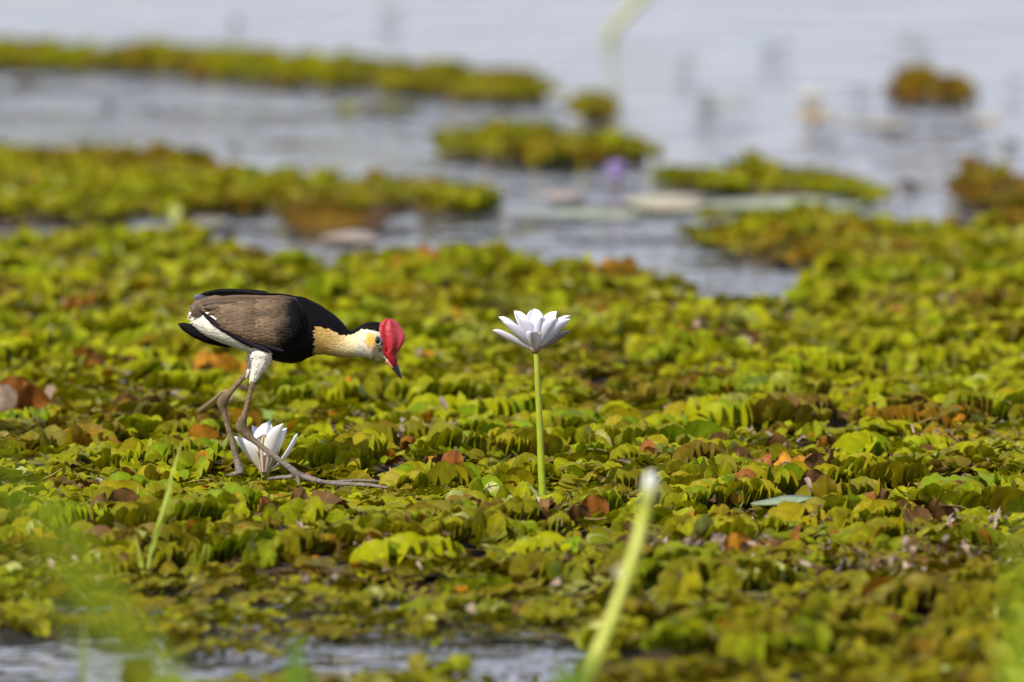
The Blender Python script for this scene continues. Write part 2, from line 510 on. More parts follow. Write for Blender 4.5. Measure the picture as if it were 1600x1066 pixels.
def grow(mat, x0, x1, y0, y1, cell, tone, seed, zscale=1.0, n_nodes=11, lift=0.0, fine=1.0, droop=0.0):
    """chains of paired leaves over a footprint; returns arrays for every leaf"""
    g = np.random.default_rng(seed)
    gx, gy = np.meshgrid(np.arange(x0, x1, cell), np.arange(y0, y1, cell))
    n = gx.size
    sx = gx.ravel() + g.uniform(-.6, .6, n) * cell
    sy = gy.ravel() + g.uniform(-.6, .6, n) * cell
    keep = np.abs(sx) < 0.054 * sy + 0.06
    sx, sy = sx[keep], sy[keep]
    n = len(sx)
    up = sstep(0.59, 0.67, vn(sx, sy, 0.13, seed + 2) * 0.8 + g.random(n) * 0.22)       # 0 = flat shingles, 1 = upright rolls
    size = g.uniform(0.0125, 0.0200, n) * (1 + 0.22 * up) * fine
    step = np.where(up > .5, size * 0.31, size * 0.56)
    h0 = np.where((up > .5) & (g.random(n) < .75), g.normal(math.radians(226), .36, n), g.uniform(-math.pi, math.pi, n))
    k = np.arange(n_nodes)
    curv = g.normal(0, 0.06, n)[:, None] * k[None]
    hd = h0[:, None] + curv + g.normal(0, .04, (n, n_nodes))
    cx = sx[:, None] + np.cumsum(np.cos(hd) * step[:, None], 1)
    cy = sy[:, None] + np.cumsum(np.sin(hd) * step[:, None], 1)
    grow_f = np.clip(np.minimum(k + 1.5, n_nodes - k + 1.0) / 4.0, 0.55, 1)[None]
    rep = lambda a: np.repeat(np.broadcast_to(np.asarray(a), (n, n_nodes))[..., None], 2, -1).ravel()
    X0, Y0, HD = rep(cx), rep(cy), rep(hd)
    UP, SZ = rep(up[:, None]), rep(size[:, None] * grow_f)
    CH = rep(np.arange(n)[:, None])
    side = np.tile(np.array([1., -1.]), n * n_nodes)
    N = len(X0)
    ok = mat.mask(X0, Y0)
    cf = calm(X0, Y0)[1]
    UP = UP * cf
    CE = rep(g.normal(0.26, .14, n)[:, None])
    el = np.where(UP > .45, g.normal(1.12, .10, N), CE + g.normal(0, .13, N)) * (0.5 + 0.5 * cf)
    roll = rep(g.normal(0, .16, n)[:, None]) + g.normal(0, .10, N) + np.where(UP > .45, side * 1.0, side * 0.44)
    L = SZ * g.uniform(.85, 1.15, N)
    pxx, pyy = proj(X0, Y0, 0 * X0)
    rim = sstep(900, 985, pyy) * (1 - sstep(880, 1000, pxx)) * (mat is MAIN)      # the mat thins out towards the front strip of water
    el = np.where(g.random(N) < droop, g.normal(-.45, .25, N), el)
    L = L * (1 - .35 * rim); el = el * (1 - .5 * rim)
    # colour: each chain has its own tone, drifting over the mat
    tv = vn(sx, sy, 0.22, seed + 5) * .55 + vn(sx, sy, 0.07, seed + 6) * .45
    py = proj(sx, sy, 0 * sx)[1]
    pr = tone(tv, py, up)                                                             # (n, palette)
    cum = np.cumsum(pr, 1) / pr.sum(1)[:, None]
    pick = (g.random(n)[:, None] > cum).sum(1)
    alt = (g.random(n)[:, None] > cum).sum(1)
    blend = pr @ PV / pr.sum(1)[:, None]
    pc, ac = PV[pick] * .45 + blend * .55, PV[alt] * .7 + blend * .3
    CI = CH.astype(int)
    mixf = np.clip(g.normal(.08, .18, N), 0, 1)[:, None]
    C = pc[CI] * (1 - mixf) + ac[CI] * mixf
    age = rep((k / n_nodes)[None])
    C = C * g.uniform(.84, 1.14, N)[:, None] * (1.08 - 0.25 * age)[:, None]
    lone = g.random(N)
    C = np.where((lone < .010)[:, None], PV[PN.index('orange')] * g.uniform(.6, 1.1, N)[:, None], C)
    C = np.where(((lone > .018) & (lone < .026))[:, None], PV[PN.index('brown')] * g.uniform(.6, 1.3, N)[:, None], C)
    C = np.where((lone > .985)[:, None], PV[PN.index('pale')] * g.uniform(.7, 1.1, N)[:, None], C)
    br = np.clip(g.normal(.12, .22, N), 0, .8)
    kind = np.where(UP > .45, 2, np.where(g.random(N) < .45, 1, 0))
    kind = np.where(g.random(N) < .06, 3, kind)
    vid = kind + 4 * g.integers(0, 8, N)
    z = surf(X0, Y0) * zscale * (1 - .6 * rim) + g.uniform(-.002, .005, N) * cf + .0075 * (1 - cf) * (mat is MAIN) + lift * g.random(N)
    P = np.stack([X0 - 0 * HD, Y0, z], -1)
    Xa, Ya, Za = frames(HD, side, el, roll)
    d = dict(P=P, X=Xa, Y=Ya, Z=Za, L=L, C=C, br=br, vid=vid, up=UP)
    return {a: b[ok] for a, b in d.items()}


def tone_main(tv, py, up):
    n = len(tv)
    o = np.full((n, len(PN)), 1e-4)
    front = sstep(800, 930, py); mid = sstep(520, 620, py) * (1 - front); far = 1 - sstep(430, 540, py)
    br = sstep(.565, .70, tv)
    def s(k, v): o[:, PN.index(k)] = np.maximum(v, 1e-4)
    s('lime', (.50 + .32 * mid - .34 * front - .12 * far) * (1 - br))
    s('green', (.10 + .22 * up) * (1 - br))
    s('yellow', (.15 + .10 * front) * (1 - .3 * br))
    s('olive', .18 + .22 * front + .2 * far + .2 * br)
    s('khaki', .07 + .42 * front + .10 * far + .2 * br)
    s('deep', .012 + .03 * front + .02 * up)
    s('orange', .005 + .05 * br); s('rust', .003 + .08 * br); s('brown', .018 + .24 * br + .12 * front)
    s('pale', .012)
    return o


def tone_iso(green=.5, warm=.2):
    def f(tv, py, up):
        n = len(tv)
        o = np.full((n, len(PN)), 1e-4)
        br = sstep(.5, .68, tv + warm * .35 - .07)
        for k, v in (('lime', green * .8 * (1 - br)), ('green', green * .35 * (1 - br)), ('olive', .32 + 0 * br), ('khaki', .2 + .2 * br),
                     ('yellow', .12 + .1 * warm + 0 * br), ('deep', .06 + 0 * br), ('orange', warm * .5 * br + .01), ('rust', warm * .8 * br + .005), ('brown', .35 * br * (.3 + warm))):
            o[:, PN.index(k)] = v
        return o
    return f


def bed(name, mat, x0, x1, y0, y1, step, parent, z0=0.004):
    """the dark layer of roots and rotted leaf under the green: a bumpy sheet whose rim dips under water"""
    nx, ny = int((x1 - x0) / step), int((y1 - y0) / step)
    gx, gy = np.meshgrid(np.linspace(x0, x1, nx), np.linspace(y0, y1, ny))
    m = mat.mask(gx, gy)
    m[0] = m[-1] = False; m[:, 0] = m[:, -1] = False
    mi = m.copy()
    mi[1:-1, 1:-1] &= m[:-2, 1:-1] & m[2:, 1:-1] & m[1:-1, :-2] & m[1:-1, 2:]
    _, pyb = proj(gx, gy, 0 * gx); pxb, _ = proj(gx, gy, 0 * gx)
    sink = sstep(900, 970, pyb) * (1 - sstep(900, 1000, pxb)) * (mat is MAIN) * .016
    z = np.where(mi, -sink + z0 + 0.010 * vn(gx, gy, 0.03, 9) * calm(gx, gy)[1], -0.012)
    cell = (m[:-1, :-1] | m[1:, :-1] | m[:-1, 1:] | m[1:, 1:]) & (np.abs(gx[:-1, :-1]) < 0.058 * gy[:-1, :-1] + .14)
    idx = np.arange(nx * ny).reshape(ny, nx)
    q = np.stack([idx[:-1, :-1], idx[:-1, 1:], idx[1:, 1:], idx[1:, :-1]], -1)[cell]
    used, inv = np.unique(q.ravel(), return_inverse=True)
    v = np.stack([gx, gy, z], -1).reshape(-1, 3)[used]
    t = vn(v[:, 0], v[:, 1], 0.02, 12)[:, None]
    c = np.array([0.035, 0.022, 0.010]) * (1 - t) + np.array([0.075, 0.05, 0.018]) * t
    o = obj(name, v, inv.reshape(-1, 4), M_BED, parent, c)
    return tag(o, kind='stuff')


# ------------------------------------------------------------------ the main mat
mroot = thing('floating_fern_mat', on(800, 780, 0), 'wide yellow-green mat of floating fern that carries the bird and the white lilies', 'fern mat')
bed('root_bed', MAIN, -0.95, 0.95, 7.0, 13.6, 0.016, mroot)
LV = grow(MAIN, -0.95, 0.95, 7.0, 13.6, 0.043, tone_main, 40)
for ex in (grow(MAIN, -0.36, 0.10, 9.1, 9.95, 0.036, tone_main, 77), grow(MAIN, -0.36, 0.10, 9.1, 9.95, 0.044, tone_main, 81)):
    ke = calm(ex['P'][:, 0], ex['P'][:, 1])[1] < .85                  # low young growth where the bird treads
    for k_ in LV: LV[k_] = np.concatenate([LV[k_], ex[k_][ke]])
px, py = proj(LV['P'][:, 0], LV['P'][:, 1], LV['P'][:, 2] + .01)
inview = (px > 15) & (px < 1585) & (py > 620) & (py < 905)
# the leaves that show largest: in focus, facing the camera, standing proud
facing = np.abs(LV['Z'][:, 1]) + .4 * LV['X'][:, 2]
score = np.where(inview, LV['L'] * (0.25 + facing) * (1 - np.abs(py - 745) / 500), 0)
order = np.argsort(-score)
single = order[:286]
rest = np.ones(len(px), bool); rest[single] = False
sharp = rest & (py > 590) & (py < 900) & (px > -60) & (px < 1660)
near = rest & (py > 500) & ~sharp
farr = rest & (py <= 500)
sub = lambda d, m: {a: b[m] for a, b in d.items()}


def leaf_mass(name, d, bank, parent):
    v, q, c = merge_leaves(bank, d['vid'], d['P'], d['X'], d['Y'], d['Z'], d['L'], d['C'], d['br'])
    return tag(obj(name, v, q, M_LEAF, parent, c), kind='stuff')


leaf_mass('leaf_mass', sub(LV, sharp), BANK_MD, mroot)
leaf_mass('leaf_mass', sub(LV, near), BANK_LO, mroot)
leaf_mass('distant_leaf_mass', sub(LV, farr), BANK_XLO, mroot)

_lib = {}


def leaf_mesh(vid, ck, mat=None):
    """one of a small library of leaf meshes, unit length, shared by all alike leaves"""
    if (vid, ck) not in _lib:
        b = BANK_HI[vid]
        br = {'lime': .12, 'pale': .05, 'sage': .03}.get(ck, .3)
        e = (b[1] * br)[:, None]
        c = PV[PN.index(ck)] * (1 - e) + np.array([0.16, 0.075, 0.02]) * e
        c = c * (1 + .2 * b[2])[:, None]
        _lib[(vid, ck)] = make_mesh('leaf', b[0], b[3], M_DEAD_U if ck in ('orange', 'rust', 'brown', 'dry') else M_LEAF_U, c)
    return _lib[(vid, ck)]


# unit-length meshes get the same materials with the texture scaled to suit
M_LEAF_U = leafy('fern_leaf_single', 0.42, 0.32, 0.0002, 0.22, scale=0.022, grain=.14, spec=0.06, tint=(1, .95, .4))
M_DEAD_U = leafy('dead_leaf_single', 0.7, 0.12, 0.0010, 0.5, (0.03, 0.015, 0.008), scale=0.022, spec=0.2, tint=(1, 0.8, 0.5))


def put_leaf(vid, ck, P, X, Y, Z, L, parent, name='leaf'):
    o = bpy.data.objects.new(name, leaf_mesh(int(vid), ck))
    COL.objects.link(o)
    o.parent = parent
    b = abs_loc(parent)
    mt = Matrix(((X[0] * L, Y[0] * L, Z[0] * L, P[0] - b[0]), (X[1] * L, Y[1] * L, Z[1] * L, P[1] - b[1]), (X[2] * L, Y[2] * L, Z[2] * L, P[2] - b[2]), (0, 0, 0, 1)))
    o.matrix_local = mt
    return o


for i in single:
    ck = PN[int(np.argmin(((PV - LV['C'][i]) ** 2).sum(1)))]
    put_leaf(LV['vid'][i] % 16, ck, LV['P'][i], LV['X'][i], LV['Y'][i], LV['Z'][i], LV['L'][i] * 1.05, mroot)

# ------------------------------------------------------------------ other mats
for n_i, (key, mt) in enumerate(ISL.items()):
    ym = [on(800, f, 0)[1] for f in mt.front] + [on(800, t_, mt.zt)[1] for t_ in mt.top]
    y0, y1 = min(ym) - .1, max(ym) + .1
    xa, xb = mt.xs[0], mt.xs[-1]
    x0, x1 = (xa - 820) / FPX * y1 if xa < 800 else (xa - 820) / FPX * y0, (xb - 780) / FPX * y1 if xb > 800 else (xb - 780) / FPX * y0
    cxp = min(max((xa + xb) / 2, 60), 1540)
    cyp = float(np.interp(cxp, mt.xs, mt.front))
    warm = {'far_right_clump': .6, 'right_clump': .6, 'left_band': .2, 'right_band': .2, 'centre_band': .08, 'far_clump': .1}.get(key, .15)
    green = {'centre_right_band': .9, 'far_band': .55, 'far_right_clump': .1, 'right_clump': .1, 'centre_band': .5, 'far_clump': .2}.get(key, .5)
    r_ = thing('floating_fern_mat', on(cxp, cyp, 0), ISL_TEXT[key], 'fern mat')
    bed('root_bed', mt, x0, x1, y0, y1, 0.018, r_)
    d = grow(mt, x0, x1, y0, y1, 0.034, tone_iso(green, warm), 90 + n_i, .5 if mt.zt > .011 else .3, fine=.72, droop=.15, lift={'far_clump': .014, 'far_right_clump': .006, 'right_clump': .012, 'far_strip': 0}.get(key, .003))
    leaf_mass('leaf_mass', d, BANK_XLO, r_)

# ------------------------------------------------------------------ standing fern plants one can single out
G = None


def fern_plant(px_, py_, n, L, head, elev, ck, ck2, label, spread=0.0, z=0.010, kinds=(2, 2, 0)):
    """a roll of paired leaves along one stem; px_,py_ = foot of the plant in the photograph"""
    b = on(px_, py_, z)
    root = thing('fern_plant', b, label, 'water fern', 'standing fern plants')
    g = np.random.default_rng(int(px_ * 7 + py_))
    hd = math.radians(head)
    L = L * 1.12
    st = L * 0.36
    path = []
    for k in range(n):
        a = hd + spread * (k - n / 2)
        o = b + np.array([math.cos(a), math.sin(a), 0]) * st * (k - (n - 1) / 2)
        path.append(o)
        for sd_ in (1., -1.):
            X, Y, Z = frames(np.array([a]), np.array([sd_]), np.array([math.radians(elev) + g.normal(0, .06)]), np.array([sd_ * 1.25 + g.normal(0, .07)]))
            c = ck if g.random() < .68 else ck2
            if g.random() < .5: c = SWAP.get(c, c)
            gf = min(1, .62 + .2 * min(k + 1, n - k))
            put_leaf(kinds[g.integers(0, len(kinds))] + 4 * g.integers(0, 4), c, o, X[0], Y[0], Z[0], L * gf * g.uniform(.9, 1.1), root)
    v, q = tube(catmull(np.array(path) + [0, 0, .001], 2 * n), 0.0016, 6)
    obj('stem', v, q, M_STEM, root, np.broadcast_to((.12, .10, .02), v.shape))
    return root


PLANTS = [
    (690, 668, 6, .030, 236, 78, 'lime', 'green', 'broad round-leaved fern plant standing just below the bird bill, lime green'),
    (800, 672, 10, .031, 222, 80, 'green', 'lime', 'long green roll of fern leaves directly behind the tall lily stem'),
    (885, 692, 8, .028, 218, 74, 'deep', 'green', 'dark green roll of fern leaves right of the lily stem, half in shade'),
    (622, 712, 9, .030, 226, 72, 'olive', 'khaki', 'olive fern roll with a dry brown scrap on top, right of the bird toes'),
    (505, 704, 4, .024, 238, 74, 'lime', 'olive', 'small yellowish fern roll just right of the small lily by the bird foot'),
    (408, 676, 5, .021, 245, 60, 'sage', 'pale', 'pale sage green rosette of fern behind the small lily by the bird foot'),
    (1092, 676, 7, .032, 230, 80, 'lime', 'yellow', 'bright fern roll with a yellow lit edge, left part of the big right-hand clump'),
    (1150, 682, 7, .033, 218, 78, 'green', 'lime', 'tallest dark-based fern roll at the right of the big clump, above a black gap'),
    (1215, 636, 7, .030, 228, 76, 'green', 'deep', 'blue-green fern roll just behind and right of the big fern clump'),
    (1248, 594, 5, .030, 240, 78, 'lime', 'lime', 'round lime fern plant standing farthest back behind the big fern clump'),
    (962, 676, 4, .027, 236, 80, 'lime', 'green', 'small upright pair of lime fern fans between the tall lily and the big clump'),
    (1040, 688, 6, .024, 222, 63, 'green', 'lime', 'low spreading green fern in front of the big right-hand clump'),
    (1352, 728, 5, .030, 232, 80, 'green', 'lime', 'upright fern with one bright bowl-shaped leaf beside a brown dead leaf'),
    (1448, 724, 6, .026, 226, 74, 'lime', 'green', 'row of rounded lime fern leaves above a grey dry strip at right'),
    (1510, 792, 9, .028, 214, 68, 'deep', 'green', 'dark green shaded fern roll at the right edge of the photo, middle height'),
    (1160, 786, 8, .025, 226, 70, 'green', 'lime', 'row of green fern fans right of the blurred bud tip'),
    (640, 896, 9, .030, 222, 76, 'lime', 'green', 'bright lime fern roll below the bird, nearest the camera in front of the lilies'),
    (850, 884, 7, .025, 224, 63, 'lime', 'green', 'lime fern roll low in front, below the foot of the tall lily'),
    (35, 682, 8, .027, 232, 60, 'green', 'deep', 'deep green fern plant at the left edge beside a brown curled leaf'),
    (232, 584, 6, .027, 220, 74, 'green', 'lime', 'green fern plant behind the bird with one pale upright leaf'),
    (575, 476, 10, .030, 216, 72, 'lime', 'green', 'out-of-focus bright fern roll behind the bird back'),
    (1320, 800, 9, .027, 214, 70, 'olive', 'yellow', 'olive-yellow fern roll with nibbled holes just behind the little pad puddle'),
    (1255, 840, 5, .029, 236, 63, 'yellow', 'olive', 'golden fern with a broad curved leaf right of the leaning bud stem'),
    (255, 772, 6, .024, 238, 68, 'lime', 'green', 'green fern fan crossed by the thin blurred grass blade at left'),
]
SWAP = {'green': 'lime', 'deep': 'green'}
for pl in PLANTS:
    fern_plant(*pl)

# ------------------------------------------------------------------ dead leaves one can pick apart (parts of the mat)
DEADS = [(22, 640, .036, 80, 'rust'), (46, 641, .032, 74, 'rust'), (4, 644, .030, 70, 'dry'), (80, 640, .026, 76, 'dry'), (140, 582, .034, 60, 'rust'), (205, 586, .030, 35, 'rust'), (320, 596, .036, 55, 'orange'),
         (355, 592, .030, 60, 'orange'), (330, 712, .027, 45, 'orange'), (300, 706, .022, 30, 'orange'), (215, 664, .030, 60, 'brown'), (235, 660, .026, 50, 'brown'),
         (705, 748, .032, 40, 'rust'), (560, 716, .026, 45, 'orange'), (632, 716, .028, 30, 'orange'), (1025, 728, .024, 60, 'rust'), (1345, 742, .022, 70, 'brown'),
         (1290, 790, .030, 55, 'khaki'), (1270, 776, .028, 60, 'brown'), (1400, 520, .034, 60, 'rust'), (1080, 545, .034, 50, 'rust'), (665, 432, .040, 75, 'rust'),
         (200, 820, .034, 40, 'rust'), (195, 790, .024, 40, 'orange'), (930, 815, .028, 55, 'rust'), (905, 822, .024, 45, 'brown'), (1150, 890, .034, 65, 'orange'),
         (1470, 820, .028, 60, 'brown'), (1360, 940, .030, 45, 'orange'), (225, 1072, .026, 60, 'brown'), (205, 1074, .024, 50, 'rust'), (95, 640, .026, 65, 'yellow')]
for k, (dx, dy, L, el, ck) in enumerate(DEADS):
    b = on(dx, dy, .020)
    g = np.random.default_rng(500 + k)
    X, Y, Z = frames(np.array([g.uniform(-.5, .5) + (math.pi if k % 2 else 0)]), np.array([1. if k % 2 else -1.]), np.array([math.radians(el)]), np.array([g.normal(0, .3)]))
    put_leaf((3 if g.random() < .55 else 1) + 4 * g.integers(0, 4), ck, b, X[0], Y[0], Z[0], L, mroot, 'dead_leaf')

for dx, dy, L, az_, el, ck in ((322, 704, .030, 250, 62, 'orange'), (300, 706, .026, 200, 40, 'orange'), (338, 708, .022, 300, 50, 'orange'), (205, 656, .030, 240, 65, 'brown'), (232, 658, .028, 300, 70, 'brown'), (560, 716, .022, 250, 50, 'orange')):
    X, Y, Z = frames(np.array([math.radians(az_ - 73)]), np.array([1.]), np.array([math.radians(el)]), np.array([0.1]))
    put_leaf(0, ck, on(dx, dy, .026), X[0], Y[0], Z[0], L, mroot, 'dead_leaf')

# crumpled brown patches, several curled leaves each
for cx_, cy_ in [(30, 632), (215, 662), (900, 822), (1012, 730), (1222, 742), (1296, 748), (1266, 712), (620, 728), (545, 720), (205, 812), (350, 806), (705, 750), (1342, 746), (1455, 822), (1000, 888),
                 (1100, 892), (1185, 878), (640, 438), (1400, 520), (1062, 546), (1135, 552), (130, 498), (60, 478), (300, 392), (500, 806), (440, 812), (1350, 798), (160, 590), (330, 598)]:
    g = np.random.default_rng(cx_ * 31 + cy_)
    c0 = on(cx_, cy_, .019)
    for k in range(5):
        p_ = c0 + np.array([g.normal(0, .017), g.normal(0, .03), g.uniform(-.003, .009)])
        X, Y, Z = frames(np.array([g.uniform(0, 6.28)]), np.array([1.]), np.array([g.uniform(.1, 1.2)]), np.array([g.normal(0, .6)]))
        put_leaf(3 + 4 * g.integers(0, 8), ['brown', 'rust', 'brown', 'orange', 'dry', 'brown'][g.integers(0, 6)], p_, X[0], Y[0], Z[0], g.uniform(.014, .026), mroot, 'dead_leaf')

# curled dry scraps lying everywhere on the mat: nobody could count them
mb = MB()
g = np.random.default_rng(8)
spots = []
for k in range(1200):
    x, y = g.uniform(-0.75, .75), g.uniform(7.6, 13.2)
    if vn(x, y, .16, 30) * .6 + g.random() * .4 > .52: spots.append((x, y))
for x_, y_, n_, sx_, sy_ in ((1400, 918, 60, 150, 5), (1280, 840, 30, 90, 14), (860, 815, 16, 60, 8), (520, 800, 40, 110, 10), (600, 880, 26, 50, 10), (560, 700, 14, 60, 10),
                             (240, 640, 14, 40, 8), (700, 690, 14, 60, 6), (1200, 750, 20, 60, 8), (1480, 715, 14, 60, 4), (1100, 900, 30, 120, 10), (60, 470, 20, 50, 10),
                             (130, 500, 30, 80, 14), (1060, 540, 20, 60, 8), (380, 790, 20, 60, 12), (1500, 860, 20, 90, 20), (180, 900, 16, 90, 10), (300, 350, 14, 120, 6)):
    for k in range(n_):
        p_ = on(x_ + g.normal(0, sx_ * .6), y_ + g.normal(0, sy_), .012)
        spots.append((p_[0], p_[1]))
sp = np.array(spots)
sp = sp[MAIN.mask(sp[:, 0], sp[:, 1])]
sp = sp[calm(sp[:, 0], sp[:, 1])[1] > .5]
for x, y in sp:
    L = g.uniform(.006, .018)
    b = leaf_shape(5, 4, g.uniform(-.6, 1.2), g.uniform(-2.5, 2.5), g.uniform(-1, 2), g.uniform(.18, .5), .25, g.random())
    X, Y, Z = frames(np.array([g.uniform(0, 6.28)]), np.array([1.]), np.array([g.normal(.12, .3)]), np.array([g.normal(0, .6)]))
    v = np.array([x, y, surf(np.array([x]), np.array([y]))[0] + g.uniform(.006, .017)]) + L * (b[0] @ np.stack([X[0], Y[0], Z[0]]))
    c = PV[PN.index('dry')] * g.uniform(.35, 1.35) if g.random() < .5 else PV[PN.index('brown')] * g.uniform(.5, 1.6)
    mb.add(v, b[3], c)
tag(mb.build('dry_leaf_litter', M_DRY, mroot), kind='stuff')

# fine rootlets and broken stalks sticking out of the mat
mb = MB()
for k in range(240):
    x, y = g.uniform(-0.62, .62), g.uniform(8.0, 11.6)
    z = surf(np.array([x]), np.array([y]))[0]
    a = g.uniform(0, 6.28); l = g.uniform(.012, .035)
    e = np.array([math.cos(a) * l, math.sin(a) * l, g.uniform(-.2, .5) * l])
    p0 = np.array([x, y, z + g.uniform(.006, .016)])
    v, q = tube(catmull([p0, p0 + e * .5 + [0, 0, g.uniform(-.002, .004)], p0 + e], 5), g.uniform(.0003, .0007), 4)
    mb.add(v, q, np.array((.30, .24, .08)) * g.uniform(.3, 1.2))
tag(mb.build('rootlets', M_DRY, mroot), kind='stuff')
#PART2
# ------------------------------------------------------------------ the bird
BD = 9.655
UPX = BD / FPX / 2.962 * 1.0                     # metres per sketch unit (a third of a photo pixel)


def B(u, v, dy=0.0):
    """sketch units over the bird, dy in metres away from the camera"""
    return at(260 + u / 2.962, 430 + v / 2.962, BD + dy)


def BI(P):
    px, py = proj(P[:, 0], P[:, 1], P[:, 2])
    return (px - 260) * 2.962, (py - 430) * 2.962


bird = thing('wading_bird', B(470, 925), 'brown-backed wading bird with black breast, yellow neck and red comb stepping over the ferns', 'bird')

# spine stations: u, v, half height, half width (sketch units)
ST = np.array([
    (118, 172, 14, 14), (150, 190, 46, 34), (200, 208, 72, 62), (260, 218, 92, 84), (330, 224, 112, 104), (400, 232, 128, 120), (480, 240, 142, 130),
    (560, 250, 152, 130), (620, 252, 148, 120), (675, 258, 128, 104), (722, 270, 106, 86), (760, 286, 90, 74), (796, 304, 76, 64), (832, 316, 64, 57),
    (868, 316, 62, 56), (902, 310, 72, 60), (938, 304, 84, 64), (970, 306, 88, 62), (1000, 322, 76, 44), (1022, 346, 52, 28), (1036, 372, 34, 20), (1046, 394, 22, 15)], float)
sv = catmull(ST, 90)
NB = 56
ctr = np.array([B(a, b) for a, b in sv[:, :2]])
T = np.gradient(ctr, axis=0); T[:, 1] = 0
T /= np.linalg.norm(T, axis=1)[:, None]
Nn = np.stack([-T[:, 2], 0 * T[:, 0], T[:, 0]], -1)
th = np.linspace(0, 2 * math.pi, NB, endpoint=False)
ring = np.cos(th)[None, :, None] * Nn[:, None] * (sv[:, 2] * UPX)[:, None, None] + np.sin(th)[None, :, None] * np.array([0, 1., 0]) * (sv[:, 3] * UPX)[:, None, None]
bv = ctr[:, None] + ring
bv = np.concatenate([np.repeat(ctr[:1][:, None], NB, 1), bv, np.repeat(ctr[-1:][:, None], NB, 1)])
mb = MB()
mb.add(bv.reshape(-1, 3), grid_quads(len(bv), NB, True))


def limb(pts, n=24, ns=12):
    p = np.array([list(B(u, v, dy)) + [r * UPX] for u, v, dy, r in pts])
    c = catmull(p, n)
    v, q = tube(c[:, :3], c[:, 3], ns)
    mb.add(v, q[:, ::-1] if False else q)


# near leg: feathered thigh, shin, hock, tarsus, toes
limb([(470, 300, -.006, 56), (450, 360, -.010, 54), (428, 420, -.012, 35), (408, 470, -.012, 20), (400, 496, -.012, 15), (384, 560, -.011, 12.5), (366, 630, -.010, 13.5), (352, 672, -.009, 22), (345, 700, -.009, 26)], 40, 16)
limb([(352, 678, -.009, 20), (346, 702, -.009, 27), (368, 732, -.009, 22), (410, 770, -.010, 13.5), (480, 824, -.012, 13), (550, 876, -.014, 13.5), (596, 912, -.016, 17), (622, 934, -.018, 14)], 40, 14)
limb([(596, 912, -.016, 15), (640, 936, -.020, 12.5), (720, 956, -.026, 10), (800, 966, -.032, 10.5), (830, 966, -.034, 9.5), (900, 970, -.040, 9.5), (960, 974, -.045, 8.5), (1020, 984, -.049, 7), (1085, 992, -.053, 3.5)], 40, 10)
limb([(600, 914, -.014, 13), (660, 934, -.012, 10), (740, 958, -.010, 9), (830, 954, -.006, 8.5), (900, 950, -.004, 7.5), (1000, 956, -.002, 6), (1090, 962, .0, 3)], 36, 10)
limb([(604, 920, -.016, 15), (572, 934, -.012, 12), (530, 936, -.008, 10), (470, 942, -.003, 7)], 20, 10)
limb([(606, 924, -.018, 13), (610, 946, -.024, 9), (613, 974, -.030, 4)], 12, 10)
# far leg
limb([(440, 330, .012, 50), (405, 400, .014, 30), (382, 440, .015, 15), (340, 490, .015, 13), (300, 536, .015, 14), (272, 566, .014, 23), (262, 592, .014, 25)], 36, 14)
limb([(272, 566, .014, 22), (258, 592, .014, 26), (266, 630, .014, 16), (284, 700, .014, 13.5), (306, 780, .013, 13.5), (326, 860, .012, 15), (338, 900, .010, 20), (338, 922, .008, 18)], 36, 14)
limb([(338, 914, .008, 14), (306, 922, .010, 8), (276, 926, .014, 4)], 12, 10)

M_PLUME = leafy('plumage', 0.7, 0.0, 0.0009, 0.0, scale=1.6, spec=0.10, grain=0.07)
M_FEATHER = leafy('feather', 0.6, 0.0, 0.0004, 0.0, scale=2.2, spec=0.10, grain=0.18)


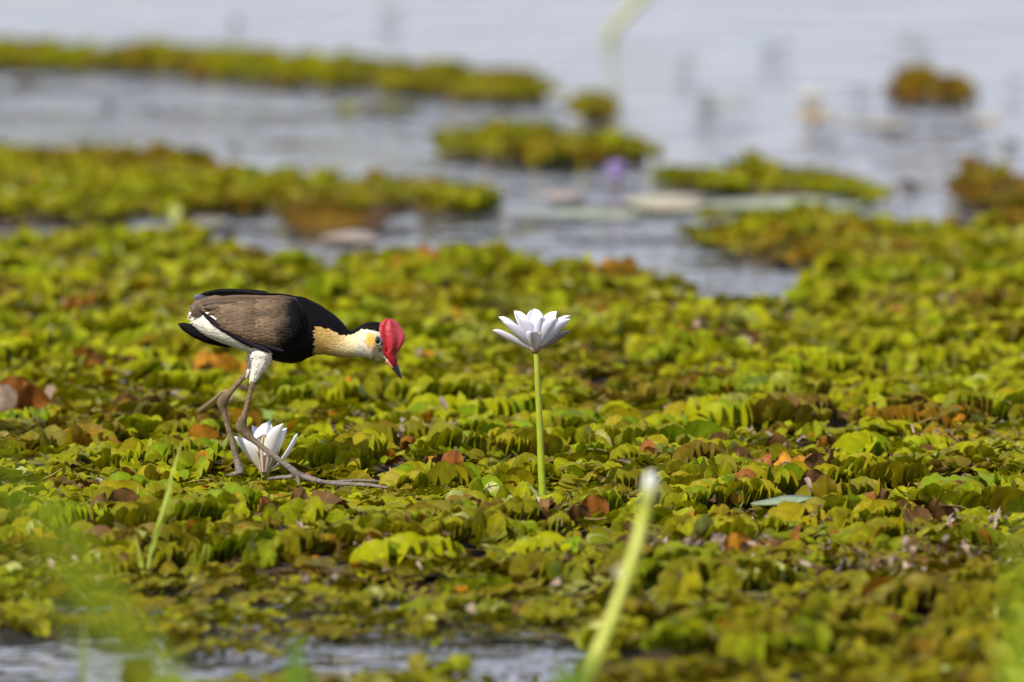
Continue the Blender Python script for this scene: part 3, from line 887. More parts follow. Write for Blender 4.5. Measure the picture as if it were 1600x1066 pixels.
def skin_col(P, Nrm):
    u, v = BI(P)
    n1 = (vn(P[:, 0], P[:, 2], .004, 40) - .5) * 26 + (vn(P[:, 0], P[:, 2], .0012, 41) - .5) * 22
    n2 = (vn(P[:, 0], P[:, 2], .0030, 42) - .5)
    near = P[:, 1] - BD
    top = np.interp(u, sv[:, 0], sv[:, 1] - sv[:, 2]); bot = np.interp(u, sv[:, 0], sv[:, 1] + sv[:, 2])
    f = (v - top) / np.maximum(bot - top, 1)
    c = np.empty((len(P), 3))
    blk = np.array((.004, .0035, .0045)); white = np.array((.72, .68, .60)); buff = np.array((.60, .39, .115)); brown = np.array((.13, .085, .055))
    face = np.array((.68, .64, .58)); gold = np.array((.74, .42, .07)); cream = np.array((.72, .60, .34))
    c[:] = brown
    # pale belly and undertail under the wing
    wl = np.interp(u, [100, 150, 210, 290, 380, 450, 490], [150, 160, 212, 262, 325, 352, 360])
    c = np.where(((u < 492 + n1 * .4) & (v > wl - 26 + n1 * .1))[:, None], white * (1 + .10 * n2[:, None]), c)
    # black band round breast and mantle
    c = np.where(((u > 486 + n1 * .4) & (v > 150))[:, None], blk, c)
    c = np.where((u > 575 + n1 * .6)[:, None], blk, c)
    # neck: buff to cream to white
    kx = sstep(735, 875, u + n1 * .8)[:, None]
    nk = buff * (1 - kx) + cream * kx
    kx2 = sstep(850, 940, u + n1 + (f - .5) * 60)[:, None]
    nk = nk * (1 - kx2) + face * kx2
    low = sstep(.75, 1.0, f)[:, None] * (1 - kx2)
    nk = nk * (1 - .25 * low)  # neck underside darkened: shade put into the colour
    bnd = np.interp(f, [0, .25, .5, .75, 1.0], [905, 712, 692, 690, 688])
    c = np.where((u > bnd + n1 * .22)[:, None], nk, c)
    # hind-neck stripe and cap
    st = np.interp(u, [690, 760, 820, 870, 905], [.45, .30, .22, .15, .10])
    c = np.where(((u < 900) & (u > 640) & (f < st + n1 * .004))[:, None], blk, c)
    cap = np.interp(u, [895, 905, 935, 965, 990, 1010], [.02, .08, .20, .24, .28, .30])
    c = np.where(((u > 893) & (f < cap + n1 * .0015) & (v < 262))[:, None], blk, c)
    # golden patch behind the eye
    ey = np.exp(-(((u - 948) / 30) ** 2 + ((v - 300) / 46) ** 2) * 1.0)
    ey = np.maximum(ey, .9 * np.exp(-(((u - 972) / 26) ** 2 + ((v - 338) / 12) ** 2)))
    ey = np.where((u > 880) & (v > 264), np.clip(ey * 1.35 - .12, 0, 1), 0)[:, None]
    c = c * (1 - ey) + gold * ey
    # dark lores in front of the eye
    lr = np.exp(-(((u - 992) / 9) ** 2 + ((v - 346) / 8) ** 2))
    lr = np.where(u > 900, np.clip(lr * 1.3, 0, 1), 0)[:, None]
    c = c * (1 - lr) + np.array((.05, .04, .05)) * lr
    ch = np.where((u > 880) & (f > .62) & (vn(P[:, 0], P[:, 2] * 5, .0035, 44) > .70), .45, 0)[:, None]
    c = c * (1 - ch) + np.array((.33, .33, .37)) * ch
    # legs
    legs = (v > 392) & ((u < 700) | (v > 700)) & ((v > 418) | (u < 470))
    thigh = legs & (v < 488 + n1 * .7) & (u > 372)
    shin = legs & ~thigh
    c = np.where(thigh[:, None], white * (.94 + .10 * n2[:, None]), c)
    sc = (.62 + .75 * vn(u * .7, v, 7, 45)) * (1 - .22 * (np.sin(v * .62 + u * .35 + 3 * vn(u, v, 14, 46)) > .55))
    lg = np.array((.185, .13, .075)); gr = np.array((.175, .155, .135)); jt = np.array((.075, .055, .035))
    low_ = sstep(720, 880, v)[:, None]
    lc = (lg * (1 - low_) + gr * low_) * sc[:, None]
    j = np.exp(-(((u - 350) / 34) ** 2 + ((v - 694) / 40) ** 2)) + np.exp(-(((u - 264) / 30) ** 2 + ((v - 588) / 44) ** 2)) + np.exp(-(((u - 606) / 26) ** 2 + ((v - 922) / 22) ** 2)) * .9
    j = np.clip(j, 0, 1)[:, None] * .8
    lc = lc * (1 - j) + jt * j
    c = np.where(shin[:, None], lc, c)
    return np.clip(c, 0, 1)


v_, q_, _, _ = mb.get()
tmp = link('bird_body_draft', make_mesh('draft', v_, q_, M_PLUME))
rm = tmp.modifiers.new('r', 'REMESH'); rm.mode = 'VOXEL'; rm.voxel_size = 0.00068; rm.use_smooth_shade = True
sm = tmp.modifiers.new('s', 'SMOOTH'); sm.factor = 0.5; sm.iterations = 5
dg = bpy.context.evaluated_depsgraph_get()
ev = tmp.evaluated_get(dg)
me = ev.to_mesh()
nv = len(me.vertices)
co = np.empty(nv * 3, np.float32); me.vertices.foreach_get('co', co); co = co.reshape(-1, 3).astype(float)
no_ = np.empty(nv * 3, np.float32); me.vertices.foreach_get('normal', no_); no_ = no_.reshape(-1, 3).astype(float)
nl = len(me.loops); lv = np.empty(nl, np.int32); me.loops.foreach_get('vertex_index', lv)
quads = lv.reshape(-1, 4)
ev.to_mesh_clear()
bpy.data.objects.remove(tmp)
bcol = skin_col(co, no_)
obj('body', co, quads, M_PLUME, bird, bcol)

# body feathers: small overlapping plumes lying back along the body
g = np.random.default_rng(3)
u_, vv_ = BI(co)
sel = np.where((vv_ < 470) & (u_ < 1012) & ((vv_ < 405) | ((u_ > 375) & (u_ < 480))))[0]
wl_ = np.interp(u_[sel], [100, 150, 210, 290, 380, 450, 490, 491], [170, 175, 236, 284, 342, 368, 372, 0])
sel = sel[(u_[sel] > 490) | (vv_[sel] > wl_)]
sel = g.choice(sel, min(4600, len(sel)), replace=False)


def tail_dir(u, v):
    d = np.stack([-np.ones_like(u), 0 * u, np.zeros_like(u)], -1)
    kx = sstep(700, 900, u)
    d[:, 2] = np.where(u < 600, -.10, .12 * (1 - kx))
    th_ = v > 385
    d[th_] = (-.25, 0, -1)
    hd_ = u > 930
    d[hd_] = (-.85, 0, .35)
    return d


def plumes(P, Nm, D, L, W, C, lift, mat, name, parent, rows=4):
    D = D - (D * Nm).sum(1)[:, None] * Nm
    D /= np.linalg.norm(D, axis=1)[:, None] + 1e-9
    A = np.cross(Nm, D)
    s = np.linspace(0, 1, rows)
    wid = np.array([.35, 1.0, .85, .12]) if rows == 4 else np.interp(s, [0, .3, .7, 1], [.35, 1, .85, .1])
    vs = []
    for k in range(rows):
        for t in (-1, 0, 1):
            p = P + D * (L * s[k])[:, None] + A * (W * .5 * wid[k] * t)[:, None] + Nm * (lift * (.25 + s[k]) + (W * .10 if t == 0 else 0))[:, None]
            vs.append(p)
    V = np.stack(vs, 1)
    q = grid_quads(rows, 3)
    n, kk = len(P), rows * 3
    Q = (q[None] + (np.arange(n) * kk)[:, None, None]).reshape(-1, 4)
    sh = np.tile(np.repeat(np.linspace(.9, 1.06, rows), 3)[None, :, None], (n, 1, 1))
    CC = (C[:, None] * sh * np.where(np.tile(np.array([0, 1, 0]), rows)[None, :, None], .93, 1.0)).reshape(-1, 3)
    o = obj(name, V.reshape(-1, 3), Q, mat, parent, CC)
    return tag(o, kind='stuff')


us, vs_ = u_[sel], vv_[sel]
dd = tail_dir(us, vs_) + g.normal(0, .10, (len(sel), 3))
hs = np.where(us > 850, .45, np.where(us > 690, .7, 1.0))
plumes(co[sel], no_[sel], dd, g.uniform(.004, .0072, len(sel)) * hs, g.uniform(.0016, .0028, len(sel)) * hs, bcol[sel] * (1 + g.uniform(-.13, .11, (len(sel), 1)) * np.where(us > 680, .4, 1)[:, None]), np.full(len(sel), .00035) * hs, M_FEATHER, 'body_feathers', bird)

# ---- wings: a folded shell each side, then coverts over it, then long flight feathers
WT = np.array([(172, 126), (190, 110), (230, 101), (300, 98), (380, 94), (460, 89), (540, 92), (600, 108), (632, 150), (645, 200)], float)
WB = np.array([(172, 150), (190, 186), (230, 224), (300, 272), (380, 322), (460, 350), (540, 346), (600, 312), (632, 262), (645, 210)], float)


def body_half(u, v):
    c = np.interp(u, sv[:, 0], sv[:, 1]); a = np.interp(u, sv[:, 0], sv[:, 2]); b = np.interp(u, sv[:, 0], sv[:, 3])
    f = np.clip(1 - ((v - c) / a) ** 2, 0.0, 1)
    return b * np.sqrt(f)


def wing(sign, name, grow_=0.0):
    nu, nw = 60, 34
    k = np.linspace(0, 1, nu)
    top = catmull(WT, nu); bot = catmull(WB, nu)
    t = np.linspace(0, 1, nw)
    uv = top[:, None] * (1 - t)[None, :, None] + bot[:, None] * t[None, :, None]
    u, v = uv[..., 0], uv[..., 1]
    if sign > 0:
        v = v - 22 * (1 - t)[None, :] * sstep(470, 300, u) - 6 * (1 - t)[None]      # the far wing rides a little higher over the back
    ed = np.minimum(np.minimum(t[None] * 3.2, (1 - t)[None] * 4.0), np.minimum(k[:, None] * 6, (1 - k)[:, None] * 5))
    ed = np.sqrt(np.clip(ed, 0, 1))
    yy = body_half(u, v) * .94 + 3 + 15 * ed
    tailward = sstep(300, 150, u)
    yy = yy * (1 - tailward) + (8 + 20 * t[None] + 6 * ed) * tailward
    P = np.array([[B(a, b, sign * c * UPX) for a, b, c in zip(r1, r2, r3)] for r1, r2, r3 in zip(u, v, yy)])
    n1 = (vn(P[..., 0], P[..., 2], .006, 50) - .5)
    n2 = (vn(P[..., 0] + P[..., 2] * .6, P[..., 2] * 3 - P[..., 0], .010, 51) - .5)
    if sign < 0:
        base = np.array((.118, .080, .052))
        c = base * (1 + .55 * n1[..., None] + .35 * n2[..., None])
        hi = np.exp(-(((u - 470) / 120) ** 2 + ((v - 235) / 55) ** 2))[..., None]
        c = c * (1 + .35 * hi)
        dk = np.maximum(sstep(500, 625, u + n1 * 60 + (v - 180) * .22), 0)
        dk = np.maximum(dk, .7 * sstep(.72, 1.0, t[None] + n1 * .2))
        dk = np.maximum(dk, sstep(.95, 1.0, t[None] + n1 * .05) * .85)
        sc_ = np.exp(-(((u - 560) / 50) ** 2 + ((v - 170) / 26) ** 2)) * .55
        dk = np.maximum(dk, sc_)[..., None]
        c = c * (1 - dk) + np.array((.005, .0045, .006)) * dk
    else:
        c = np.broadcast_to(np.array((.005, .0045, .006)), P.shape)
    inner = P.copy(); inner[..., 1] -= sign * .0035
    allv = np.concatenate([P, inner[:, ::-1]], 1)
    o = obj(name, allv.reshape(-1, 3), grid_quads(nu, nw * 2, True)[:, ::(1 if sign < 0 else -1)], M_FEATHER, bird,
            np.concatenate([c, c[:, ::-1] * .6], 1).reshape(-1, 3))
    return o, P, c, u, v


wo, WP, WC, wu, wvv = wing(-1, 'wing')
wf, FP, FC, _, _ = wing(1, 'wing')
du = np.gradient(WP, axis=0); dv_ = np.gradient(WP, axis=1)
WN = np.cross(dv_, du); WN /= np.linalg.norm(WN, axis=2)[..., None] + 1e-12
WN *= np.sign(-WN[..., 1:2] + 1e-9)
g = np.random.default_rng(12)
ii = []
for a in range(58, 3, -2):
    for b in range(1 + (a // 2) % 2, 33, 2):
        ii.append((a, b))
ii = np.array(ii)
D = np.stack([-np.ones(len(ii)), 0 * ii[:, 0], -.28 + 0 * ii[:, 0]], -1) + g.normal(0, .06, (len(ii), 3))
cc = WC[ii[:, 0], ii[:, 1]] * g.uniform(.78, 1.22, (len(ii), 1))
ll = np.interp(ii[:, 0], [0, 20, 59], [.014, .0115, .0068]) * g.uniform(.9, 1.15, len(ii))
plumes(WP[ii[:, 0], ii[:, 1]], WN[ii[:, 0], ii[:, 1]], D, ll, ll * .55, cc, np.full(len(ii), .0005), M_FEATHER, 'covert_feathers', wo, rows=6)


def long_feather(a, b, width, dy0, dy1, col, tipcol=None, parent=None, name='flight_feather', sag=0.0, tilt=0.0):
    """a vane with a shaft ridge from root a to tip b (sketch units)"""
    k = 14
    s = np.linspace(0, 1, k)
    p0, p1 = B(*a, dy0), B(*b, dy1)
    axis = (p1 - p0); L = np.linalg.norm(axis); axis /= L
    up = np.cross(axis, np.array([0, 1., 0])); up /= np.linalg.norm(up)
    if up[2] < 0: up = -up
    wv_ = up * math.cos(tilt) + np.array([0, 1., 0]) * math.sin(tilt)
    nrm = np.cross(axis, wv_)
    if nrm[1] > 0: nrm = -nrm
    wid = width * UPX * np.interp(s, [0, .12, .5, .8, .93, 1], [.45, .8, 1, .9, .6, .08])
    t = np.array([-1, -.5, 0, .5, 1])
    ctrl = p0 + axis * (L * s)[:, None] + np.array([0, 0, -1.]) * (sag * UPX * 4 * s * (1 - s))[:, None]
    P = ctrl[:, None] + wv_ * (wid[:, None] * t[None] * .5)[..., None] + nrm * ((np.abs(t)[None] < .1) * .0004 - .0008 * t[None] ** 2)[..., None]
    back = P - nrm * .0005
    V = np.concatenate([P, back[:, ::-1]], 1)
    c = np.broadcast_to(np.array(col), (k, 10, 3)).copy()
    if tipcol is not None:
        m = sstep(.70, .95, s)[:, None, None]
        c = c * (1 - m) + np.array(tipcol) * m
    c[:, 2] *= .75
    return obj(name, V.reshape(-1, 3), grid_quads(k, 10, True), M_FEATHER, parent or bird, c.reshape(-1, 3))


BK = (.005, .0045, .006)
# tertials of the near wing, each a long brown feather lying over the one below
for a, b, wd, dy, k_ in [((470, 108), (176, 122), 34, -.0125, 1.0), ((455, 132), (165, 136), 36, -.0165, .88), ((440, 160), (170, 152), 36, -.0190, 1.06),
                         ((430, 190), (190, 180), 36, -.0215, .92)]:
    long_feather(a, b, wd, dy, dy * .55, np.array((.105, .072, .048)) * k_, np.array((.105, .080, .058)) * k_, wo, 'tertial_feather', sag=-6)
# dark lower edge: folded primaries
for a, b, wd, dy in [((540, 352), (215, 228), 26, -.0245), ((480, 356), (186, 202), 26, -.0235), ((400, 336), (152, 162), 24, -.0200)]:
    long_feather(a, b, wd, dy, dy * .72, (.016, .012, .022), None, wo, 'primary_feather', sag=8)
# black far wing tips showing over the back, grey-blue tips, tail
for a, b, wd, dy in [((470, 84), (158, 88), 30, .004), ((470, 92), (166, 100), 32, .000), ((430, 80), (200, 74), 14, .006)]:
    long_feather(a, b, wd, dy, dy, BK, None, wf, 'primary_feather', sag=-7)
long_feather((250, 140), (126, 98), 42, -.002, -.002, (.05, .045, .065), (.13, .13, .20), bird, 'tail_feather')
long_feather((240, 190), (108, 146), 40, -.004, -.004, (.05, .045, .065), (.13, .13, .20), bird, 'tail_feather')
long_feather((330, 312), (54, 226), 56, .000, .000, BK, None, bird, 'tail_feather', sag=12)
long_feather((330, 322), (74, 240), 50, .008, .010, BK, None, bird, 'tail_feather', sag=14)
long_feather((320, 305), (92, 234), 44, .014, .018, BK, None, bird, 'tail_feather', sag=14)

# ---- comb, bill, eye
M_COMB = leafy('comb_skin', 0.46, 0.10, 0.0012, 0.35, (0.50, 0.09, 0.11), scale=.8, spec=0.5, tint=(1, .4, .4), grain=0.22)
M_HORN = leafy('horn', 0.3, 0.0, 0.0001, 0.0, scale=1.0, spec=0.5, grain=0.15)
CB = np.array([(1044, 420, 1068, 412, 13), (1022, 390, 1068, 386, 24), (1000, 361, 1067, 362, 30), (999, 340, 1082, 342, 30), (986, 312, 1096, 318, 27), (976, 283, 1104, 294, 24),
               (974, 256, 1100, 267, 21), (983, 231, 1086, 240, 18), (1003, 209, 1064, 215, 13), (1020, 199, 1042, 203, 6)], float)
cs = catmull(CB, 44)
nt_ = 48
th = np.linspace(0, 2 * math.pi, nt_, endpoint=False)
V, C = [], []
for i, (ul, vl, ur, vr, hy) in enumerate(cs):
    m = np.array([(ul + ur) / 2, (vl + vr) / 2]); hx = np.array([(ur - ul) / 2, (vr - vl) / 2])
    cx = np.sign(np.cos(th)) * np.abs(np.cos(th)) ** .85; sy = np.sin(th)
    hollow = 1 - .9 * np.exp(-((cx + .38) / .30) ** 2) * sstep(3, 12, i) * (1 - sstep(34, 43, i) * .6)
    ridge = 1 + .35 * np.exp(-((cx - .12) / .16) ** 2)
    yy = hy * sy * np.where(sy < 0, hollow * ridge, 1.0)
    cur = 4 * math.sin(i * .35)
    wide = np.interp(i, [0, 5, 10, 15, 20, 25, 30, 35, 40, 43], [20, 38, 56, 66, 72, 72, 62, 44, 26, 10])
    k_ = np.clip(.5 - cx * .9, 0, 1)
    yy = np.where(sy < 0, -np.abs(sy) ** .7 * (np.abs(hy * ridge) * (1 - k_) + wide * (.62 + .38 * hollow) * k_), hy * sy * (1 - k_) + wide * sy * k_)
    for j in range(nt_):
        V.append(B(m[0] + hx[0] * cx[j] + cur * .25, m[1] + hx[1] * cx[j], (yy[j] - 4) * UPX))
    s_ = i / 43
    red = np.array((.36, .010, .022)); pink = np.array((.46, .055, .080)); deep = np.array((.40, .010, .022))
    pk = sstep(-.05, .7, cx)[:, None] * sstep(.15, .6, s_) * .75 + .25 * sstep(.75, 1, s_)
    dp = (sstep(.05, -.35, cx) * sstep(.05, .3, s_))[:, None] * .75  # deeper red left against pink right: own colour plus painted shade
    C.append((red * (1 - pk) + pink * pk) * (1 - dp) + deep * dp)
V = np.array(V).reshape(len(cs), nt_, 3)
V = np.concatenate([np.repeat(V[:1].mean(1, keepdims=True), nt_, 1), V, np.repeat(V[-1:].mean(1, keepdims=True), nt_, 1)])
C = np.array(C); C = np.concatenate([C[:1], C, C[-1:]])
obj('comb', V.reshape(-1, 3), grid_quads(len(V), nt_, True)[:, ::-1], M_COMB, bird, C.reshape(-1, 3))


def horn(name, pts, c0, c1, split, parent):
    p = np.array([list(B(u, v, dy)) + [r * UPX] for u, v, dy, r in pts])
    c = catmull(p, 26)
    v, q = tube(c[:, :3], c[:, 3], 14)
    s = np.repeat(np.linspace(0, 1, 28), 14)
    m = sstep(split - .06, split + .06, s)[:, None]
    return obj(name, v, q, M_HORN, parent, np.array(c0) * (1 - m) + np.array(c1) * m)


ub = horn('upper_bill', [(1050, 398, 0, 19), (1059, 418, 0, 15.5), (1068, 436, 0, 12), (1077, 456, 0, 8.5), (1084, 472, 0, 4.5), (1088, 482, 0, 1.2)], (.52, .06, .07), (.020, .020, .026), .22, bird)
horn('lower_bill', [(1022, 392, .0, 15), (1040, 412, 0, 12.5), (1054, 430, 0, 10), (1068, 452, 0, 7), (1080, 472, 0, 3)], (.62, .24, .20), (.020, .020, .026), .42, bird)
v, q = tube([B(1052.5, 403, -.0036), B(1056, 409, -.0034)], [.0006, .0005], 8)
obj('nostril', v, q, M_HORN, ub, np.broadcast_to((.03, .004, .004), v.shape))


def ball(c, r, nu=16, nv=12, sq=1.0):
    a = np.linspace(0, math.pi, nv); b = np.linspace(0, 2 * math.pi, nu, endpoint=False)
    v = np.stack([np.sin(a)[:, None] * np.cos(b)[None], -np.cos(a)[:, None] * np.ones(nu)[None] * sq, np.sin(a)[:, None] * np.sin(b)[None]], -1) * r
    return v.reshape(-1, 3) + c, grid_quads(nv, nu, True), np.repeat(a, nu)


M_EYE, _, _, pe, _ = new_mat('eye')
ae = M_EYE.node_tree.nodes.new('ShaderNodeAttribute'); ae.attribute_name = 'Col'
M_EYE.node_tree.links.new(ae.outputs['Color'], pe.inputs['Base Color'])
pe.inputs['Roughness'].default_value = 0.04
eyo = -(62 * .80) * UPX
for sgn in (1, -1):
    ec = B(977, 303, eyo * sgn)
    v, q, a = ball(ec, 17.5 * UPX, 22, 18)
    if sgn < 0: v[:, 1] = 2 * ec[1] - v[:, 1]
    ca = np.where((a < .80)[:, None], (.004, .003, .003), np.where((a < 1.1)[:, None], (.075, .035, .02), (.05, .05, .06)))
    eo = obj('eye', v, q if sgn > 0 else q[:, ::-1], M_EYE, bird, ca)
    ringp = np.array([ec + np.array([math.cos(x_) * 17.5, -sgn * (9.0), math.sin(x_) * 19]) * UPX for x_ in np.linspace(0, 2 * math.pi, 25)])
    v, q = tube(ringp, 4.6 * UPX, 8, False)
    obj('eyelid', v, q, M_HORN, eo, np.broadcast_to((.15, .16, .20), v.shape))

# ------------------------------------------------------------------ water lilies
def petal(mb_, base, az, el, L, W, cup, bend, c0, c1, back=None, nr=9, nc=7, th_=.0006):
    s = np.linspace(0, 1, nr); t = np.linspace(-1, 1, nc)
    hw = .5 * W * np.interp(s, [0, .12, .35, .55, .72, .84, .92, .97, 1], [.34, .55, .86, 1, .95, .78, .55, .34, .03])
    y = hw[:, None] * t[None]
    z = cup * W * (t[None] ** 2) * (hw / (.5 * W))[:, None] * .5
    if abs(bend) > 1e-3:
        x0, z0 = np.sin(bend * s) / bend, (1 - np.cos(bend * s)) / bend
    else:
        x0, z0 = s, 0 * s
    ang = bend * s
    x = L * x0[:, None] - z * np.sin(ang)[:, None]
    zz = L * z0[:, None] + z * np.cos(ang)[:, None]
    X = np.array([math.cos(az) * math.cos(el), math.sin(az) * math.cos(el), math.sin(el)])
    Y = np.array([-math.sin(az), math.cos(az), 0])
    Z = np.cross(X, Y)
    P = base + x[..., None] * X + y[..., None] * Y + zz[..., None] * Z
    Q = P - Z * th_
    V = np.concatenate([P, Q[:, ::-1]], 1).reshape(-1, 3)
    m = sstep(.1, .85, s)[:, None, None]
    c = np.array(c0) * (1 - m) + np.array(c1) * m
    c = np.broadcast_to(c, (nr, nc, 3)).copy()
    vein = 1 - .06 * (np.cos(t * 9) > .6)[None, :, None]
    c = c * vein
    cb = c if back is None else back(s, t) * np.ones((nr, nc, 3))
    mb_.add(V, grid_quads(nr, 2 * nc, True), np.concatenate([c, cb[:, ::-1]], 1).reshape(-1, 3))


R = math.radians
IV, LIL, WH = (.85, .82, .72), (.66, .66, .88), (.82, .82, .90)

# tall lily: flower on a stem
LY = 9.52
fl = at(836.5, 548, LY)
foot = at(848, 778, LY); foot[1] = LY
lily = thing('water_lily', (foot[0], LY, .010), 'tall open white water lily with lilac-edged petals on a straight green stem', 'water lily', 'white water lilies')
path = catmull([foot + [0, 0, -.03], foot + [0, 0, .002], at(846, 740, LY), at(843, 660, LY), at(840, 600, LY), at(838.5, 565, LY), fl + [0, 0, .0005]], 24)
v, q = tube(path, np.interp(np.linspace(0, 1, 24), [0, .2, .5, 1], [.0040, .0036, .0030, .0024]), 12)
t_ = np.linspace(0, 1, 26).repeat(12)[:, None]
obj('stem', v, q, M_STEM, lily, np.array((.25, .33, .018)) * (1 - t_) + np.array((.33, .36, .03)) * t_)
v, q = tube([fl + [0, 0, -.003], fl + [0, 0, .0005], fl + [0, 0, .004]], [.0024, .0052, .0058], 14)
obj('receptacle', v, q, M_STEM, lily, np.broadcast_to((.30, .20, .12), v.shape))
sep = lambda s, t: (np.array((.30, .24, .27))[None, None] * (1 - .6 * (np.abs(t)[None, :, None] < .5)) * np.interp(s, [0, 1], [1.25, .8])[:, None, None])
sepl = lambda s, t: (np.array((.76, .73, .84))[None, None] * (1 - .15 * (np.abs(t)[None, :, None] < .4)) * np.interp(s, [0, 1], [1.05, .95])[:, None, None])
# azimuth 0 = right, 90 = away, 180 = left, 270 = toward the camera
PT = [(182, 20, .046, .0125, .35, 'sepal', sepl), (2, 24, .038, .011, .35, 'sepal', sep), (262, 33, .033, .012, .4, 'sepal', sepl), (95, 30, .040, .012, .4, 'sepal', sepl),
      (168, 37, .047, .0130, .3, 'petal', None), (205, 33, .044, .0130, .35, 'petal', None), (232, 47, .040, .0135, .4, 'petal', None), (283, 54, .038, .0135, .4, 'petal', None), (318, 45, .041, .0130, .4, 'petal', None),
      (342, 35, .046, .0125, .35, 'petal', None), (15, 38, .047, .0125, .3, 'petal', None), (45, 48, .045, .0130, .3, 'petal', None), (93, 62, .043, .0135, .3, 'petal', None), (140, 50, .045, .0130, .3, 'petal', None),
      (215, 68, .033, .010, .3, 'petal', None), (330, 70, .034, .010, .3, 'petal', None)]
lilb = lambda s, t: np.array((.77, .77, .90))[None, None] * np.interp(s, [0, .3, 1], [1.0, 1.0, 1.02])[:, None, None] * (1 - .07 * (np.abs(t)[None, :, None] < .3))
g = np.random.default_rng(2)
for az, el, L, W, bd, nm, bk in PT:
    m1 = MB()
    base = fl + np.array([math.cos(R(az)) * .0042, math.sin(R(az)) * .0042, .0012 + .0022 * (nm == 'petal')])
    petal(m1, base, R(az + g.normal(0, 3)), R(el - (1 if el < 60 else 4)), L * (.88 if nm == 'petal' else .87), W * (1.26 if nm == 'petal' else 1.1), .8, bd * .8, IV, WH if nm == 'petal' else (.80, .78, .86), bk or lilb, nr=18, nc=9)
    m1.build(nm, M_PETAL, lily)
m1 = MB()
for k in range(46):
    az = k * 2.399; el = R(84 - 26 * (k / 46)); rr = .0016 + .0042 * math.sqrt(k / 46)
    b = fl + np.array([math.cos(az) * rr, math.sin(az) * rr, .004])
    e = b + np.array([math.cos(az) * math.cos(el), math.sin(az) * math.cos(el), math.sin(el)]) * (.016 + .004 * g.random())
    v, q = tube([b, (b + e) / 2, e], [.0006, .0008, .0005], 5)
    m1.add(v, q, (.75, .55, .10))
tag(m1.build('stamens', M_PETAL, lily), kind='stuff')

# low lily by the bird's foot
LB = at(414, 736, 9.70)
low = thing('water_lily', LB, 'low half-open white water lily behind the bird feet, with a brown-striped sepal', 'water lily', 'white water lilies')
strp = lambda s, t: (np.where((np.sin(t * 16 + s[:, None] * 1.5) > -.35)[..., None] & (np.abs(t) < .86)[None, :, None], np.array((.13, .085, .075)), np.array((.60, .50, .34))))
stripe2 = lambda s, t: np.array((.80, .78, .78))[None, None] * np.ones((len(s), 1, 1))


def seg_el(u0, v0, u1, v1):
    return math.degrees(math.atan2(v0 - v1, u1 - u0))


for az, el, L, W, bd, nm, bk, off in [
        (262, 84, .0340, .0210, .22, 'sepal', strp, (-.001, -.0105, 0)),
        (200, 43, .0400, .0165, .30, 'petal', None, (-.004, -.003, .001)), (185, 56, .0400, .0150, .25, 'petal', None, (-.003, .000, .001)), (165, 70, .0410, .0150, .2, 'petal', None, (-.002, .003, .001)),
        (338, 66, .0450, .0190, .22, 'petal', stripe2, (.004, -.004, .001)), (300, 80, .0430, .0180, .25, 'petal', None, (.001, -.003, .001)), (60, 80, .0440, .0170, .2, 'petal', None, (.002, .004, .001)),
        (15, 58, .0410, .0150, .3, 'petal', None, (.004, .002, .001)), (110, 76, .0400, .0150, .2, 'petal', None, (0, .005, .001)), (2, 30, .0420, .0085, .85, 'sepal', None, (.006, 0, .001))]:
    m1 = MB()
    petal(m1, LB + np.array(off), R(az), R(el), L * 1.06, W * 1.25, .8, bd, (.78, .72, .55), (.79, .80, .86), bk, nr=12, nc=13 if bk is strp else 7)
    m1.build(nm, M_PETAL, low)
v, q = tube([LB + [0, 0, -.03], LB + [0, 0, -.004], LB + [0, 0, .003]], [.003, .004, .0065], 12)
obj('stem', v, q, M_STEM, low, np.broadcast_to((.28, .26, .05), v.shape))

# leaning bud on a stem, nearer the camera
bb = at(1016, 772, 7.62)
bud = thing('lily_bud', on(800, 1400, 0) * 0 + at(846, 1180, 7.56) * [1, 1, 0], 'blurred closed white lily bud on a leaning pale green stem in front', 'lily bud')
pth = catmull([at(840, 1240, 7.55), at(885, 1140, 7.56), at(925, 1040, 7.58), at(962, 950, 7.6), at(990, 870, 7.61), at(1004, 815, 7.62), bb], 26)
v, q = tube(pth, np.interp(np.linspace(0, 1, 26), [0, .5, 1], [.0054, .0046, .0049]), 12)
obj('stem', v, q, M_STEM, bud, np.broadcast_to((.42, .46, .06), v.shape))
v, q = tube(catmull([at(1012, 788, 7.62), at(1014, 776, 7.62), at(1016, 762, 7.62), at(1017, 748, 7.62), at(1017, 738, 7.62)], 12), np.interp(np.linspace(0, 1, 12), [0, .3, .6, 1], [.0050, .0060, .0062, .0030]), 12)
t_ = sstep(.30, .75, np.linspace(0, 1, 14)).repeat(12)[:, None]
obj('bud_tip', v, q, M_PETAL, bud, np.array((.45, .50, .12)) * (1 - t_) + np.array((.62, .63, .62)) * t_)
v, q = tube([at(976 + 13 * math.cos(a), 893 + 9 * math.sin(a) - 3 * math.cos(a), 7.61 - .006 * math.sin(a)) for a in np.linspace(0, 2 * math.pi, 17)], .0018, 6, False)
obj('stem_collar', v, q, M_STEM, bud, np.broadcast_to((.55, .52, .30), v.shape))

